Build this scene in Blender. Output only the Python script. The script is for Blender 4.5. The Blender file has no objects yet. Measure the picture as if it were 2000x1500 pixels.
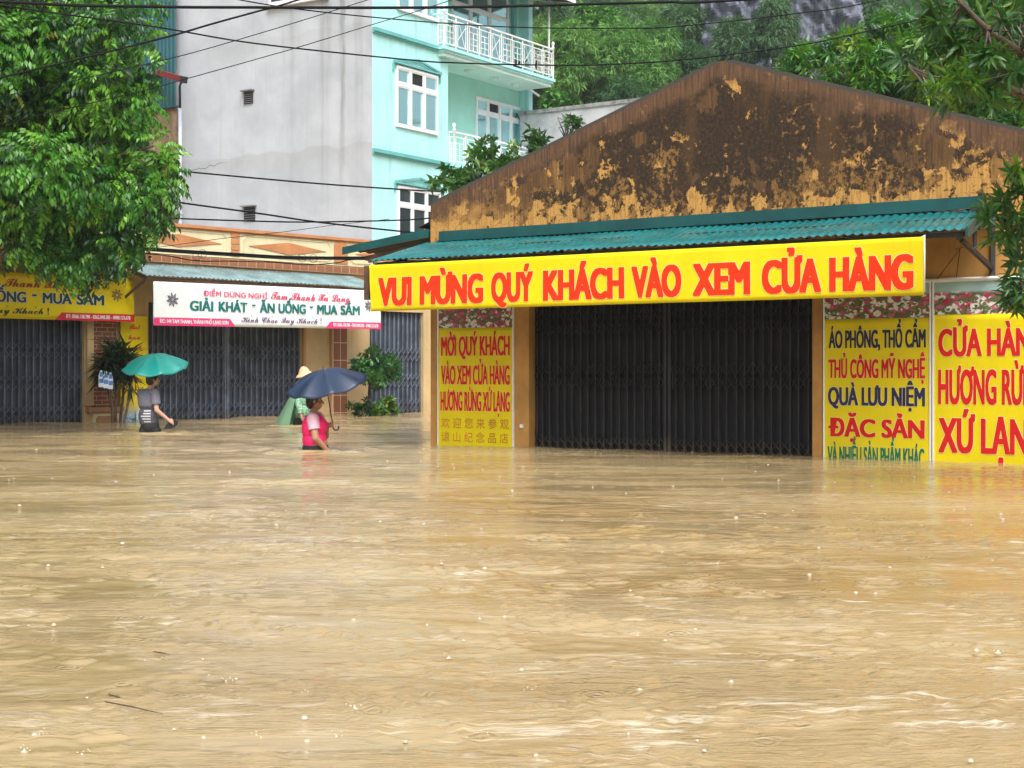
import bpy, bmesh, math, random
import numpy as np
from mathutils import Vector, Matrix

random.seed(7)
RNG = np.random.default_rng(7)
SC = bpy.context.scene
COL = SC.collection
R = math.radians

# ------------------------------------------------------------------ camera, world, sun, exposure
H = 1.0                    # camera height above the flood water (z = 0), metres
FPX, HOR = 2990.0, 725.0   # focal length and horizon row of the 2000 x 1500 photograph, pixels
cam = bpy.data.cameras.new('camera')
cam.sensor_width = 36.0
cam.lens = FPX / 2000.0 * 36.0
cam.shift_y = -(750.0 - HOR) / 2000.0
cam.clip_start, cam.clip_end = 0.1, 3000.0
camo = bpy.data.objects.new('camera', cam)
camo.location = (0, 0, H)
camo.rotation_euler = (R(90), 0, 0)
COL.objects.link(camo)
SC.camera = camo

SUN_EL, SUN_AZ = R(54), R(168)     # azimuth clockwise from +Y
world = bpy.data.worlds.new('World')
SC.world = world
world.use_nodes = True
wt = world.node_tree
bg = wt.nodes['Background']
sky = wt.nodes.new('ShaderNodeTexSky')
sky.sky_type = 'NISHITA'
sky.sun_disc = False
sky.sun_elevation = SUN_EL
sky.sun_rotation = SUN_AZ
sky.dust_density = 6.0
sky.air_density = 1.0
sky.ozone_density = 1.0
hs = wt.nodes.new('ShaderNodeHueSaturation')      # rain clouds: the blue is mostly gone
hs.inputs['Saturation'].default_value = 0.22
wt.links.new(sky.outputs['Color'], hs.inputs['Color'])
wtc = wt.nodes.new('ShaderNodeTexCoord'); wsx = wt.nodes.new('ShaderNodeSeparateXYZ'); wmr = wt.nodes.new('ShaderNodeMapRange')
wt.links.new(wtc.outputs['Generated'], wsx.inputs[0]); wt.links.new(wsx.outputs[2], wmr.inputs[0])   # overcast: cloud brightens overhead
wmr.inputs[1].default_value, wmr.inputs[2].default_value, wmr.inputs[3].default_value, wmr.inputs[4].default_value = 0.0, 0.7, 0.70, 1.75
wmx = wt.nodes.new('ShaderNodeMix'); wmx.data_type = 'RGBA'; wmx.blend_type = 'MULTIPLY'; wmx.inputs[0].default_value = 1.0
wt.links.new(hs.outputs['Color'], wmx.inputs[6]); wt.links.new(wmr.outputs[0], wmx.inputs[7])
wt.links.new(wmx.outputs[2], bg.inputs['Color'])
bg.inputs['Strength'].default_value = 0.12

sun = bpy.data.lights.new('sun', 'SUN')
sun.energy = 1.0
sun.angle = R(25)
sun.color = (1.0, 0.97, 0.93)
suno = bpy.data.objects.new('sun', sun)
sd = Vector((math.sin(SUN_AZ) * math.cos(SUN_EL), math.cos(SUN_AZ) * math.cos(SUN_EL), math.sin(SUN_EL)))
suno.rotation_euler = sd.to_track_quat('Z', 'Y').to_euler()
suno.location = (0, 0, 40)
COL.objects.link(suno)

SC.view_settings.view_transform = 'Standard'
SC.view_settings.look = 'None'
SC.view_settings.gamma = 1.0
SC.view_settings.exposure = 0.55

# ------------------------------------------------------------------ geometry helpers
def at(px, py, d):
    """point seen at photo pixel (px, py) at depth d"""
    return Vector(((px - 1000.0) / FPX * d, d, H - (py - HOR) / FPX * d))

class Frame:
    """vertical plane: origin on the water line, u along it, n towards the viewer's side"""
    def __init__(s, o, u):
        s.o = Vector((o[0], o[1], 0)); s.u = Vector((u[0], u[1], 0)).normalized()
        s.n = Vector((s.u.y, -s.u.x, 0))
    def P(s, a, z, off=0.0):
        return s.o + s.u * a + s.n * off + Vector((0, 0, z))
    def sz(s, px, py, off=0.0):
        k = (px - 1000.0) / FPX
        o = s.o + s.n * off
        t = (k * o.y - o.x) / (s.u.x - k * s.u.y)
        d = o.y + s.u.y * t
        return t, H - (py - HOR) / FPX * d
    def s(s, px, off=0.0):
        return s.sz(px, 0, off)[0]

class MB:
    """collects polygons and links them as ONE mesh object"""
    def __init__(s):
        s.v, s.f, s.m, s.sm = [], [], [], []
    def add(s, vs, fs, mi=0, smooth=False):
        b = len(s.v)
        s.v.extend([tuple(v) for v in vs])
        for f in fs:
            s.f.append([i + b for i in f]); s.m.append(mi); s.sm.append(smooth)
    def box8(s, c, mi=0):
        s.add(c, [(0, 3, 2, 1), (4, 5, 6, 7), (0, 1, 5, 4), (1, 2, 6, 5), (2, 3, 7, 6), (3, 0, 4, 7)], mi)
    def fbox(s, F, a0, a1, z0, z1, o0, o1, mi=0):
        s.box8([F.P(a0, z0, o1), F.P(a1, z0, o1), F.P(a1, z0, o0), F.P(a0, z0, o0),
                F.P(a0, z1, o1), F.P(a1, z1, o1), F.P(a1, z1, o0), F.P(a0, z1, o0)], mi)
    def box(s, x0, x1, y0, y1, z0, z1, mi=0):
        s.box8([(x0, y0, z0), (x1, y0, z0), (x1, y1, z0), (x0, y1, z0), (x0, y0, z1), (x1, y0, z1), (x1, y1, z1), (x0, y1, z1)], mi)
    def fquad(s, F, pts, off, mi=0):
        s.add([F.P(a, z, off) for a, z in pts], [tuple(range(len(pts)))], mi)
    def fprism(s, F, pts, o0, o1, mi=0):
        """outline (a, z), counter-clockwise seen from the viewer, thick from o0 (back) to o1 (front)"""
        n = len(pts)
        vs = [F.P(a, z, o1) for a, z in pts] + [F.P(a, z, o0) for a, z in pts]
        fs = [tuple(range(n)), tuple(range(2 * n - 1, n - 1, -1))] + [(i, n + i, n + (i + 1) % n, (i + 1) % n) for i in range(n)]
        s.add(vs, fs, mi)
    def bar(s, p, q, w, h, mi=0, up=(0, 0, 1)):
        p, q = Vector(p), Vector(q); d = (q - p).normalized()
        up = Vector(up)
        if abs(d.dot(up)) > 0.98: up = Vector((1, 0, 0))
        a = d.cross(up).normalized() * (w / 2); b = a.cross(d).normalized() * (h / 2)
        s.box8([p - a - b, p + a - b, q + a - b, q - a - b, p - a + b, p + a + b, q + a + b, q - a + b], mi)
    def tube(s, pts, r, sides=8, mi=0, cap=True):
        pts = [Vector(p) for p in pts]; n = len(pts)
        rr = r if isinstance(r, (list, tuple)) else [r] * n
        vs, fs = [], []
        ref = None
        for i, p in enumerate(pts):
            d = (pts[min(i + 1, n - 1)] - pts[max(i - 1, 0)]).normalized()
            if ref is None:
                ref = d.cross(Vector((0, 0, 1)))
                if ref.length < 1e-3: ref = d.cross(Vector((1, 0, 0)))
            ref = (ref - d * ref.dot(d)).normalized()
            b = d.cross(ref)
            for k in range(sides):
                t = 2 * math.pi * k / sides
                vs.append(p + (ref * math.cos(t) + b * math.sin(t)) * rr[i])
        for i in range(n - 1):
            for k in range(sides):
                k2 = (k + 1) % sides
                fs.append((i * sides + k, (i + 1) * sides + k, (i + 1) * sides + k2, i * sides + k2))
        if cap:
            fs.append(tuple(range(sides))); fs.append(tuple(range(n * sides - 1, (n - 1) * sides - 1, -1)))
        s.add(vs, fs, mi, True)
    def lathe(s, base, prof, sides=16, mi=0, axis=(0, 0, 1), smooth=True):
        base = Vector(base); ax = Vector(axis).normalized()
        e = ax.cross(Vector((0, 1, 0)))
        if e.length < 1e-3: e = ax.cross(Vector((1, 0, 0)))
        e.normalize(); g = ax.cross(e)
        vs, fs = [], []
        for r_, h_ in prof:
            for k in range(sides):
                t = 2 * math.pi * k / sides
                vs.append(base + ax * h_ + (e * math.cos(t) + g * math.sin(t)) * r_)
        for i in range(len(prof) - 1):
            for k in range(sides):
                k2 = (k + 1) % sides
                fs.append((i * sides + k, i * sides + k2, (i + 1) * sides + k2, (i + 1) * sides + k))
        s.add(vs, fs, mi, smooth)
    def corr(s, F, a0, a1, zt, ot, zb, ob, pitch=0.13, amp=0.014, mi=0, thick=0.004, a0t=None, a1t=None):
        """corrugated sheet falling from (zt, ot) to (zb, ob)"""
        a0t = a0 if a0t is None else a0t; a1t = a1 if a1t is None else a1t
        n = max(8, int((a1 - a0) / pitch * 8)); rows = 4
        vs = []
        for side in (0, 1):
            for j in range(rows + 1):
                t = j / rows
                A0, A1 = a0t + (a0 - a0t) * t, a1t + (a1 - a1t) * t
                for i in range(n + 1):
                    w = i / n
                    a = A0 + (A1 - A0) * w
                    wob = 0.004 * math.sin(a * 2.1 + j * .25) + 0.003 * math.sin(a * 5.3)
                    z = zt + (zb - zt) * t + amp * math.sin(2 * math.pi * (a0 + (a1 - a0) * w) / pitch) + wob - side * thick
                    vs.append(F.P(a, z, ot + (ob - ot) * t))
        fs = []
        N = (rows + 1) * (n + 1)
        for j in range(rows):
            for i in range(n):
                q = j * (n + 1) + i
                fs.append((q, q + n + 1, q + n + 2, q + 1))
                fs.append((N + q, N + q + 1, N + q + n + 2, N + q + n + 1))
        for i in range(n):
            q = rows * (n + 1) + i
            fs.append((q, N + q, N + q + 1, q + 1))
        s.add(vs, fs, mi, True)
    def text(s, F, body, a0, a1, zb, cap, off, mi=0, bold=0.02, spread=0.0, shear=0.0, outline=None, wave=None):
        # heavy strokes are printed from shifted copies of the light letter, each a hair proud of the last
        V, Fc, x0, x1 = text2d(body, 0.0, shear)
        sx, sy = spread, bold * 0.6
        kx = (a1 - a0) / (x1 - x0 + 2 * sx); kz = cap / (CAPH + sy)
        def lay(dx, dy, o_, m_):
            pts = [(a0 + (x - x0 + sx + dx) * kx, zb + (y + dy) * kz) for x, y in V]
            s.add([F.P(a, z, o_ + (wave(a, z) if wave else 0)) for a, z in pts], Fc, m_)
        if outline:
            e = outline[1]
            n = 0
            for dx in (-sx - e * 1.6, -sx * .4, sx * .4, sx + e * 1.6):
                for dy in (-sy - e, sy + e):
                    lay(dx, dy, off - 0.0026 + n * 0.0003, outline[0]); n += 1
        k = 0
        steps = [0.0] if sx == 0 else [-sx, -sx * .34, sx * .34, sx]
        for dx in steps:
            for dy in ((-sy, sy) if sy > .004 else (0.0,)):
                lay(dx, dy, off + k * 0.0003, mi); k += 1
    def build(s, name, mats, parent=None, label=None):
        me = bpy.data.meshes.new(name)
        off = root_loc(parent) if parent else Vector((0, 0, 0))
        me.from_pydata([(v[0] - off.x, v[1] - off.y, v[2] - off.z) for v in s.v], [], s.f)
        for m_ in (mats if isinstance(mats, (list, tuple)) else [mats]): me.materials.append(m_)
        me.polygons.foreach_set('material_index', s.m)
        me.polygons.foreach_set('use_smooth', s.sm)
        me.update()
        o = bpy.data.objects.new(name, me)
        COL.objects.link(o)
        if parent: o.parent = parent
        if label: o['label'] = label
        return o

def root_loc(o):
    while o.parent: o = o.parent
    return o.location

def thing(name, label, cat, loc=(0, 0, 0), group=None):
    o = bpy.data.objects.new(name, None)
    o.empty_display_size = 0.2
    o.location = loc
    COL.objects.link(o)
    return tag(o, label, cat, group)

def tag(o, label, cat, group=None):
    o['label'] = label; o['category'] = cat
    if group: o['group'] = group
    return o

def setting(o, label, kind='structure'):
    o['kind'] = kind; o['label'] = label
    return o

_T = {}
def text2d(body, bold=0.0, shear=0.0):
    key = (body, round(bold, 4), shear)
    if key in _T: return _T[key]
    horned = {'Ơ': 'O', 'Ờ': 'Ò', 'Ớ': 'Ó', 'Ư': 'U', 'Ừ': 'Ù', 'Ứ': 'Ú', 'Ử': 'Ủ'}
    if any(ch in horned for ch in body):       # letters with a horn: plain letter plus the horn, so its counter stays open
        plain = ''.join(horned.get(ch, ch) for ch in body)
        V, Fc, x0, x1 = text2d(plain, bold, shear)
        V, Fc = list(V), list(Fc); c = CAPH / .727
        for i, ch in enumerate(body):
            if ch not in horned: continue
            xr = text2d(plain[:i] + ('O' if ch in 'ƠỜỚ' else 'U'), bold, shear)[3]
            hn = [(-.10, .60), (-.01, .615), (.07, .68), (.085, .80), (-.005, .80), (-.02, .725), (-.10, .69)] if ch in 'ƠỜỚ' else [(-.06, .66), (.0, .66), (.075, .71), (.085, .82), (.0, .82), (-.015, .755), (-.06, .727)]
            b_ = len(V); V += [(xr + x * c, y * c) for x, y in hn]; Fc.append(tuple(range(b_, b_ + 7)))
        _T[key] = (V, Fc, x0, max(x1, max(v[0] for v in V)))
        return _T[key]
    cu = bpy.data.curves.new('lettering', 'FONT')
    cu.body = body; cu.offset = bold; cu.shear = shear; cu.fill_mode = 'FRONT'; cu.resolution_u = 4; cu.size = 1.0; cu.space_character = 1.0
    ob = bpy.data.objects.new('lettering', cu); COL.objects.link(ob)
    dg = bpy.context.evaluated_depsgraph_get(); dg.update()
    me = bpy.data.meshes.new_from_object(ob.evaluated_get(dg))
    V = [(v.co.x, v.co.y) for v in me.vertices]; Fc = [tuple(p.vertices) for p in me.polygons]
    if me.polygons and sum(p.normal.z for p in me.polygons) < 0: Fc = [f[::-1] for f in Fc]
    xs = [v[0] for v in V] or [0, 1]
    _T[key] = (V, Fc, min(xs), max(xs))
    bpy.data.meshes.remove(me); bpy.data.objects.remove(ob); bpy.data.curves.remove(cu)
    return _T[key]
CAPH = max(v[1] for v in text2d('H', 0.0)[0])

def script(t):
    """plain letters to the calligraphic alphabet of the built-in maths font"""
    out = ''
    for ch in t:
        if 'A' <= ch <= 'Z': out += chr(0x1D4D0 + ord(ch) - 65)
        elif 'a' <= ch <= 'z': out += chr(0x1D4EA + ord(ch) - 97)
        else: out += ch
    return out

# ------------------------------------------------------------------ materials
class NB:
    def __init__(s, name):
        s.mat = bpy.data.materials.new(name); s.mat.use_nodes = True
        s.t = s.mat.node_tree; s.b = s.t.nodes['Principled BSDF']; s.out = s.t.nodes['Material Output']
        s.geo = s.t.nodes.new('ShaderNodeNewGeometry')
    @property
    def pos(s): return s.geo.outputs['Position']
    def link(s, a, b): s.t.links.new(a, b)
    def _in(s, sock, v):
        if hasattr(v, 'is_output'): s.link(v, sock)
        elif v is not None: sock.default_value = v
    def math(s, op, a, b=None, c=None, clamp=False):
        n = s.t.nodes.new('ShaderNodeMath'); n.operation = op; n.use_clamp = clamp
        s._in(n.inputs[0], a); s._in(n.inputs[1], b); s._in(n.inputs[2], c)
        return n.outputs[0]
    def vmath(s, op, a, b=None):
        n = s.t.nodes.new('ShaderNodeVectorMath'); n.operation = op
        s._in(n.inputs[0], a); s._in(n.inputs[1], b)
        return n.outputs['Value'] if op in ('DOT_PRODUCT', 'LENGTH') else n.outputs[0]
    def xyz(s, x, y, z):
        n = s.t.nodes.new('ShaderNodeCombineXYZ')
        for i, v in enumerate((x, y, z)): s._in(n.inputs[i], v)
        return n.outputs[0]
    def sep(s, v):
        n = s.t.nodes.new('ShaderNodeSeparateXYZ'); s.link(v, n.inputs[0]); return n.outputs
    def noise(s, vec, scale=1.0, detail=4.0, rough=0.5, dist=0.0):
        n = s.t.nodes.new('ShaderNodeTexNoise')
        s._in(n.inputs['Vector'], vec)
        n.inputs['Scale'].default_value = scale; n.inputs['Detail'].default_value = detail
        n.inputs['Roughness'].default_value = rough; n.inputs['Distortion'].default_value = dist
        return n.outputs['Fac']
    def voro(s, vec, scale=1.0, feature='F1', rand=1.0):
        n = s.t.nodes.new('ShaderNodeTexVoronoi'); n.feature = feature
        s._in(n.inputs['Vector'], vec); n.inputs['Scale'].default_value = scale; n.inputs['Randomness'].default_value = rand
        return n
    def ramp(s, fac, stops, mode='LINEAR'):
        n = s.t.nodes.new('ShaderNodeValToRGB'); s._in(n.inputs[0], fac); cr = n.color_ramp; cr.interpolation = mode
        while len(cr.elements) < len(stops): cr.elements.new(0.5)
        for e, (p, c) in zip(cr.elements, stops):
            e.position = p; e.color = (c[0], c[1], c[2], 1) if isinstance(c, (tuple, list)) else (c, c, c, 1)
        return n.outputs[0]
    def smooth(s, v, lo, hi):
        n = s.t.nodes.new('ShaderNodeMapRange'); n.interpolation_type = 'SMOOTHSTEP'
        s._in(n.inputs[0], v); n.inputs[1].default_value = lo; n.inputs[2].default_value = hi
        return n.outputs[0]
    def mix(s, f, a, b, mode='MIX'):
        n = s.t.nodes.new('ShaderNodeMix'); n.data_type = 'RGBA'; n.blend_type = mode
        s._in(n.inputs[0], f)
        for i, v in ((6, a), (7, b)):
            if isinstance(v, (tuple, list)): v = (v[0], v[1], v[2], 1)
            s._in(n.inputs[i], v)
        return n.outputs[2]
    def frame(s, F):
        """(along, 0, z) coordinates of a wall"""
        rel = s.vmath('SUBTRACT', s.pos, tuple(F.o))
        return s.vmath('DOT_PRODUCT', rel, tuple(F.u)), s.sep(s.pos)[2]
    def bump(s, h, strength=0.3, dist=0.01, chain=None):
        n = s.t.nodes.new('ShaderNodeBump'); n.inputs['Strength'].default_value = strength; n.inputs['Distance'].default_value = dist
        s.link(h, n.inputs['Height'])
        if chain is not None: s.link(chain, n.inputs['Normal'])
        s.link(n.outputs[0], s.b.inputs['Normal'])
        return n.outputs[0]
    def done(s, col=None, rough=0.6, spec=0.5, metal=0.0):
        if col is not None:
            if isinstance(col, (tuple, list)): col = (col[0], col[1], col[2], 1)
            s._in(s.b.inputs['Base Color'], col)
        s._in(s.b.inputs['Roughness'], rough)
        s.b.inputs['Specular IOR Level'].default_value = spec; s.b.inputs['Metallic'].default_value = metal
        return s.mat

def M(name, col, rough=0.6, var=0.18, scale=2.5, bump=0.0, bscale=40.0, metal=0.0, spec=0.5, streak=0.0):
    b = NB(name)
    n = b.noise(b.pos, scale, 6, 0.6)
    c = b.mix(b.smooth(n, 0.3, 0.7), tuple(x * (1 - var) for x in col), tuple(min(1, x * (1 + var)) for x in col))
    if streak:
        x, y, z = b.sep(b.pos)
        st = b.noise(b.xyz(b.math('MULTIPLY', x, 6), b.math('MULTIPLY', y, 6), b.math('MULTIPLY', z, 0.35)), 1.0, 5, 0.65)
        c = b.mix(b.math('MULTIPLY', b.smooth(st, 0.5, 0.75), streak), c, tuple(x * 0.35 for x in col))
    if bump: b.bump(b.noise(b.pos, bscale, 4), bump, 0.01)
    rr = b.math('ADD', b.math('MULTIPLY', b.noise(b.pos, scale * 3, 4), 0.25), rough - 0.125)
    return b.done(c, rr, spec, metal)

def leaf_mat(name, rough=0.38, trans=0.28, spec=0.5):
    b = NB(name)
    at_ = b.t.nodes.new('ShaderNodeAttribute'); at_.attribute_name = 'tint'
    c = at_.outputs['Color']
    b.done(c, rough, spec)
    tr = b.t.nodes.new('ShaderNodeBsdfTranslucent')
    b.link(b.mix(0.35, c, (0.16, 0.36, 0.02), 'MIX'), tr.inputs['Color'])
    mx = b.t.nodes.new('ShaderNodeMixShader'); mx.inputs[0].default_value = trans
    b.link(b.b.outputs[0], mx.inputs[1]); b.link(tr.outputs[0], mx.inputs[2]); b.link(mx.outputs[0], b.out.inputs['Surface'])
    return b.mat
# ------------------------------------------------------------------ frames of the buildings
SHOP = Frame((-1.021, 21.06), (0.8204, -0.5718))      # gabled souvenir shop, right
REST = Frame((-7.269, 31.5), (0.67, 0.742))           # cream refreshment shop, left
MINT = Frame((-3.849, 42.0), (0.546, 0.838))          # mint house street front
GREY = Frame((-3.849 - 7.49 * 0.838, 42.0 + 7.49 * 0.546), (0.838, -0.546))   # its bare side wall
GROUND = -0.8

# ------------------------------------------------------------------ ground under the flood
m_ground = M('mud', (0.20, 0.14, 0.08), 0.9)
mb = MB(); mb.add([(-600, -300, GROUND), (600, -300, GROUND), (600, 900, GROUND), (-600, 900, GROUND)], [(0, 1, 2, 3)])
setting(mb.build('ground', m_ground), 'muddy ground under the flood water')

# ------------------------------------------------------------------ flood water: a rippled sheet
def graded(fine, steps):
    """coordinates from 0 outwards; steps = [(until, spacing)]"""
    out = [0.0]
    for until, sp in steps:
        while out[-1] < until:
            out.append(out[-1] + sp)
    return np.array(out)
gx = graded(0, [(2.5, 0.017), (6, 0.04), (12, 0.08), (30, 0.4), (100, 4), (600, 60)])
gx = np.concatenate([-gx[:0:-1], gx])
gy = 2.0 + graded(0, [(6.5, 0.0125), (16, 0.026), (26, 0.05), (42, 0.12), (100, 2), (800, 60)])
gy = np.concatenate([[-300, -60, -10, 0.0, 1.2], gy])
X, Y = np.meshgrid(gx, gy)
rng = np.random.default_rng(3)
Z = np.zeros_like(X)
dist = np.sqrt(X * X + Y * Y)
def waves(n, l0, l1, ang, spread, slope):
    z = np.zeros_like(X)
    for _ in range(n):
        L = l0 * (l1 / l0) ** rng.random()
        a = ang + spread * rng.normal()
        k = 2 * math.pi / L
        ph = rng.random() * 6.28
        fade = np.clip((L * 700 / np.maximum(dist, 1) / 10.0), 0, 1)      # waves finer than the sheet's grid are left to the bump
        z += slope / k / math.sqrt(n) * np.sin(k * (X * math.cos(a) + Y * math.sin(a)) + ph + 0.9 * np.sin(0.35 * k * (X * math.sin(a) - Y * math.cos(a)) + ph * 3)) * fade
    return z
patch = 0.5 + 0.5 * np.tanh(1.6 * (np.sin(0.5 * X + 0.9 * Y + 1.0) * np.sin(0.8 * Y - 0.25 * X + 0.5) + 0.6 * np.sin(0.9 * X - 2.1 * Y + np.sin(1.7 * X)) + 0.35 * np.exp(-((X - 1.0) / 1.8) ** 2 - ((Y - 6.5) / 3.0) ** 2)))
calm = (0.18 + 1.05 * patch) * (0.62 + 0.38 * np.clip((Y - 4.5) / 5, 0, 1))
Z += waves(30, 0.7, 3.0, R(82), 0.3, 0.040)
Z += waves(48, 0.16, 0.7, R(80), 0.35, 0.062) * calm
Z += waves(48, 0.06, 0.18, R(85), 0.45, 0.085) * calm
# drop rings, real little wave packets near the viewer
for _ in range(600):
    cx, cy = rng.uniform(-3.1, 3.1), 3.5 + 7.5 * rng.random() ** 1.3
    r0 = rng.uniform(0.02, 0.13)
    ix = np.where(np.abs(gx - cx) < r0 + 0.13)[0]; iy = np.where(np.abs(gy - cy) < r0 + 0.13)[0]
    if len(ix) == 0 or len(iy) == 0: continue
    sl = np.ix_(iy, ix)
    rr = np.sqrt((X[sl] - cx) ** 2 + (Y[sl] - cy) ** 2)
    Z[sl] += rng.uniform(.002, .0055) * np.cos((rr - r0) * 2 * math.pi / 0.085) * np.exp(-((rr - r0) / 0.055) ** 2)
for cx, cy in ((-2.47, 19.2), (-5.87, 24.8), (-3.88, 28.4)):      # ripples the waders push up
    rr = np.sqrt((X - cx) ** 2 + (Y - cy) ** 2)
    Z += .022 * np.cos((rr - .25) * 2 * math.pi / .32) * np.exp(-((rr - .38) / .45) ** 2)
Z *= np.where((dist < 60) & (Y > 0.5), 1.0, 0.0)
ny, nx = X.shape
me = bpy.data.meshes.new('water')
me.vertices.add(nx * ny)
me.vertices.foreach_set('co', np.stack([X, Y, Z], -1).astype(np.float32).ravel())
idx = np.arange(nx * ny).reshape(ny, nx)
q = np.stack([idx[:-1, :-1], idx[:-1, 1:], idx[1:, 1:], idx[1:, :-1]], -1).reshape(-1, 4)
me.loops.add(q.size); me.loops.foreach_set('vertex_index', q.ravel().astype(np.int32))
me.polygons.add(len(q)); me.polygons.foreach_set('loop_start', np.arange(0, q.size, 4, dtype=np.int32))
me.polygons.foreach_set('use_smooth', np.ones(len(q), bool))
me.update(calc_edges=True); me.validate()

b = NB('muddy_water')
p = b.pos
px_, py_, pz_ = b.sep(p)
big = b.noise(b.xyz(b.math('MULTIPLY', px_, 0.22), b.math('MULTIPLY', py_, 0.5), 0.0), 1.0, 5, 0.6, 0.6)
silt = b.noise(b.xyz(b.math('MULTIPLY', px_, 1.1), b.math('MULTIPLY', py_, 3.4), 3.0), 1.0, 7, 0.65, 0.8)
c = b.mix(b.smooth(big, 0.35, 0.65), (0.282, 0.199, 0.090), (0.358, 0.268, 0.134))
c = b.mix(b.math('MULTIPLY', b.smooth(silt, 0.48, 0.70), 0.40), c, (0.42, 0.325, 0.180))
sky_sheen = b.noise(b.xyz(b.math('MULTIPLY', px_, 3.2), b.math('MULTIPLY', py_, 15.0), 6.0), 1.0, 8, 0.7, 1.4)
sheen_pat = b.noise(b.xyz(b.math('MULTIPLY', px_, 0.45), b.math('MULTIPLY', py_, 0.95), 14.0), 1.0, 4, 0.6, 0.8)
c = b.mix(b.math('MULTIPLY', b.math('MULTIPLY', b.smooth(sky_sheen, 0.50, 0.66), b.smooth(sheen_pat, 0.44, 0.60)), 0.85), c, (0.60, 0.53, 0.41))  # pale sky sheen painted into the water colour in streaky patches
# chain of finer ripples
rip = b.noise(b.xyz(b.math('MULTIPLY', px_, 8.0), b.math('MULTIPLY', py_, 30.0), 0.0), 1.0, 6, 0.62, 0.8)
patch_ = b.noise(b.xyz(b.math('MULTIPLY', px_, 0.30), b.math('MULTIPLY', py_, 0.85), 9.0), 1.0, 5, 0.6, 1.0)
pm = b.math('ADD', b.math('MULTIPLY', b.smooth(patch_, 0.44, 0.60), 1.0), 0.15)
n1 = b.bump(b.math('MULTIPLY', rip, pm), 0.9, 0.016)
fine = b.noise(b.xyz(b.math('MULTIPLY', px_, 26.0), b.math('MULTIPLY', py_, 60.0), 5.0), 1.0, 3, 0.6, 0.5)
n2 = b.bump(b.math('MULTIPLY', fine, pm), 0.8, 0.007, n1)
v = b.voro(b.xyz(px_, py_, 0.0), 3.3)
d = v.outputs['Distance']; rc = b.sep(v.outputs['Color'])
ring = b.math('MULTIPLY', b.math('SINE', b.math('SUBTRACT', b.math('MULTIPLY', d, 75.0), b.math('MULTIPLY', rc[0], 40.0))),
              b.math('MULTIPLY', b.smooth(d, 0.30, 0.06), b.math('GREATER_THAN', rc[1], 0.35)))
n3 = b.bump(ring, 0.6, 0.005, n2)
v = b.voro(b.xyz(b.math('ADD', px_, 7.3), b.math('ADD', py_, 2.9), 0.0), 5.2)
d = v.outputs['Distance']; rc = b.sep(v.outputs['Color'])
ring = b.math('MULTIPLY', b.math('SINE', b.math('SUBTRACT', b.math('MULTIPLY', d, 48.0), b.math('MULTIPLY', rc[0], 40.0))),
              b.math('MULTIPLY', b.smooth(d, 0.36, 0.08), b.math('GREATER_THAN', rc[1], 0.45)))
b.bump(ring, 0.6, 0.004, n3)
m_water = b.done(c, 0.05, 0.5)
b.b.inputs['IOR'].default_value = 1.42
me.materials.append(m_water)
water = bpy.data.objects.new('water', me); COL.objects.link(water)
setting(water, 'brown flood water covering the whole street')

# rain drops bursting on the water
mb = MB(); rng2 = random.Random(5)
def ico(c, r, squash=0.6):
    vs = [(0, 0, 1)]; 
    for k in range(6): vs.append((math.cos(k * 1.047) * .87, math.sin(k * 1.047) * .87, .5))
    for k in range(6): vs.append((math.cos(k * 1.047), math.sin(k * 1.047), -.35))
    fs = [(0, 1 + k, 1 + (k + 1) % 6) for k in range(6)] + [(1 + k, 7 + k, 7 + (k + 1) % 6, 1 + (k + 1) % 6) for k in range(6)]
    mb.add([(c[0] + v[0] * r, c[1] + v[1] * r, c[2] + v[2] * r * squash) for v in vs], fs, 0, True)
for i in range(240):
    y = 3.7 + 22 * rng2.random() ** 1.6
    x = rng2.uniform(-.36, .36) * y
    kind = rng2.random(); s_ = rng2.uniform(.3, .95) * (1 + .02 * y)
    if kind < .55: ico((x, y, .004), .0125 * s_, .7)
    else:
        mb.lathe((x, y, 0), [(.014 * s_, -.001), (.004 * s_, .003), (.0012, .010 * s_)], 6)
        for k in range(4):
            a = rng2.random() * 6.28; rr = rng2.uniform(.012, .03)
            ico((x + rr * math.cos(a), y + rr * math.sin(a), rng2.uniform(.004, .02)), .0026 * s_, 1)
b = NB('splash_water'); b.done((0.66, 0.58, 0.45), 0.10, 0.5); b.b.inputs['Transmission Weight'].default_value = 0.3; b.b.inputs['IOR'].default_value = 1.33
o = mb.build('rain_splashes', b.mat); setting(o, 'small rain splashes and bubbles on the flood water', 'stuff')

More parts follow.
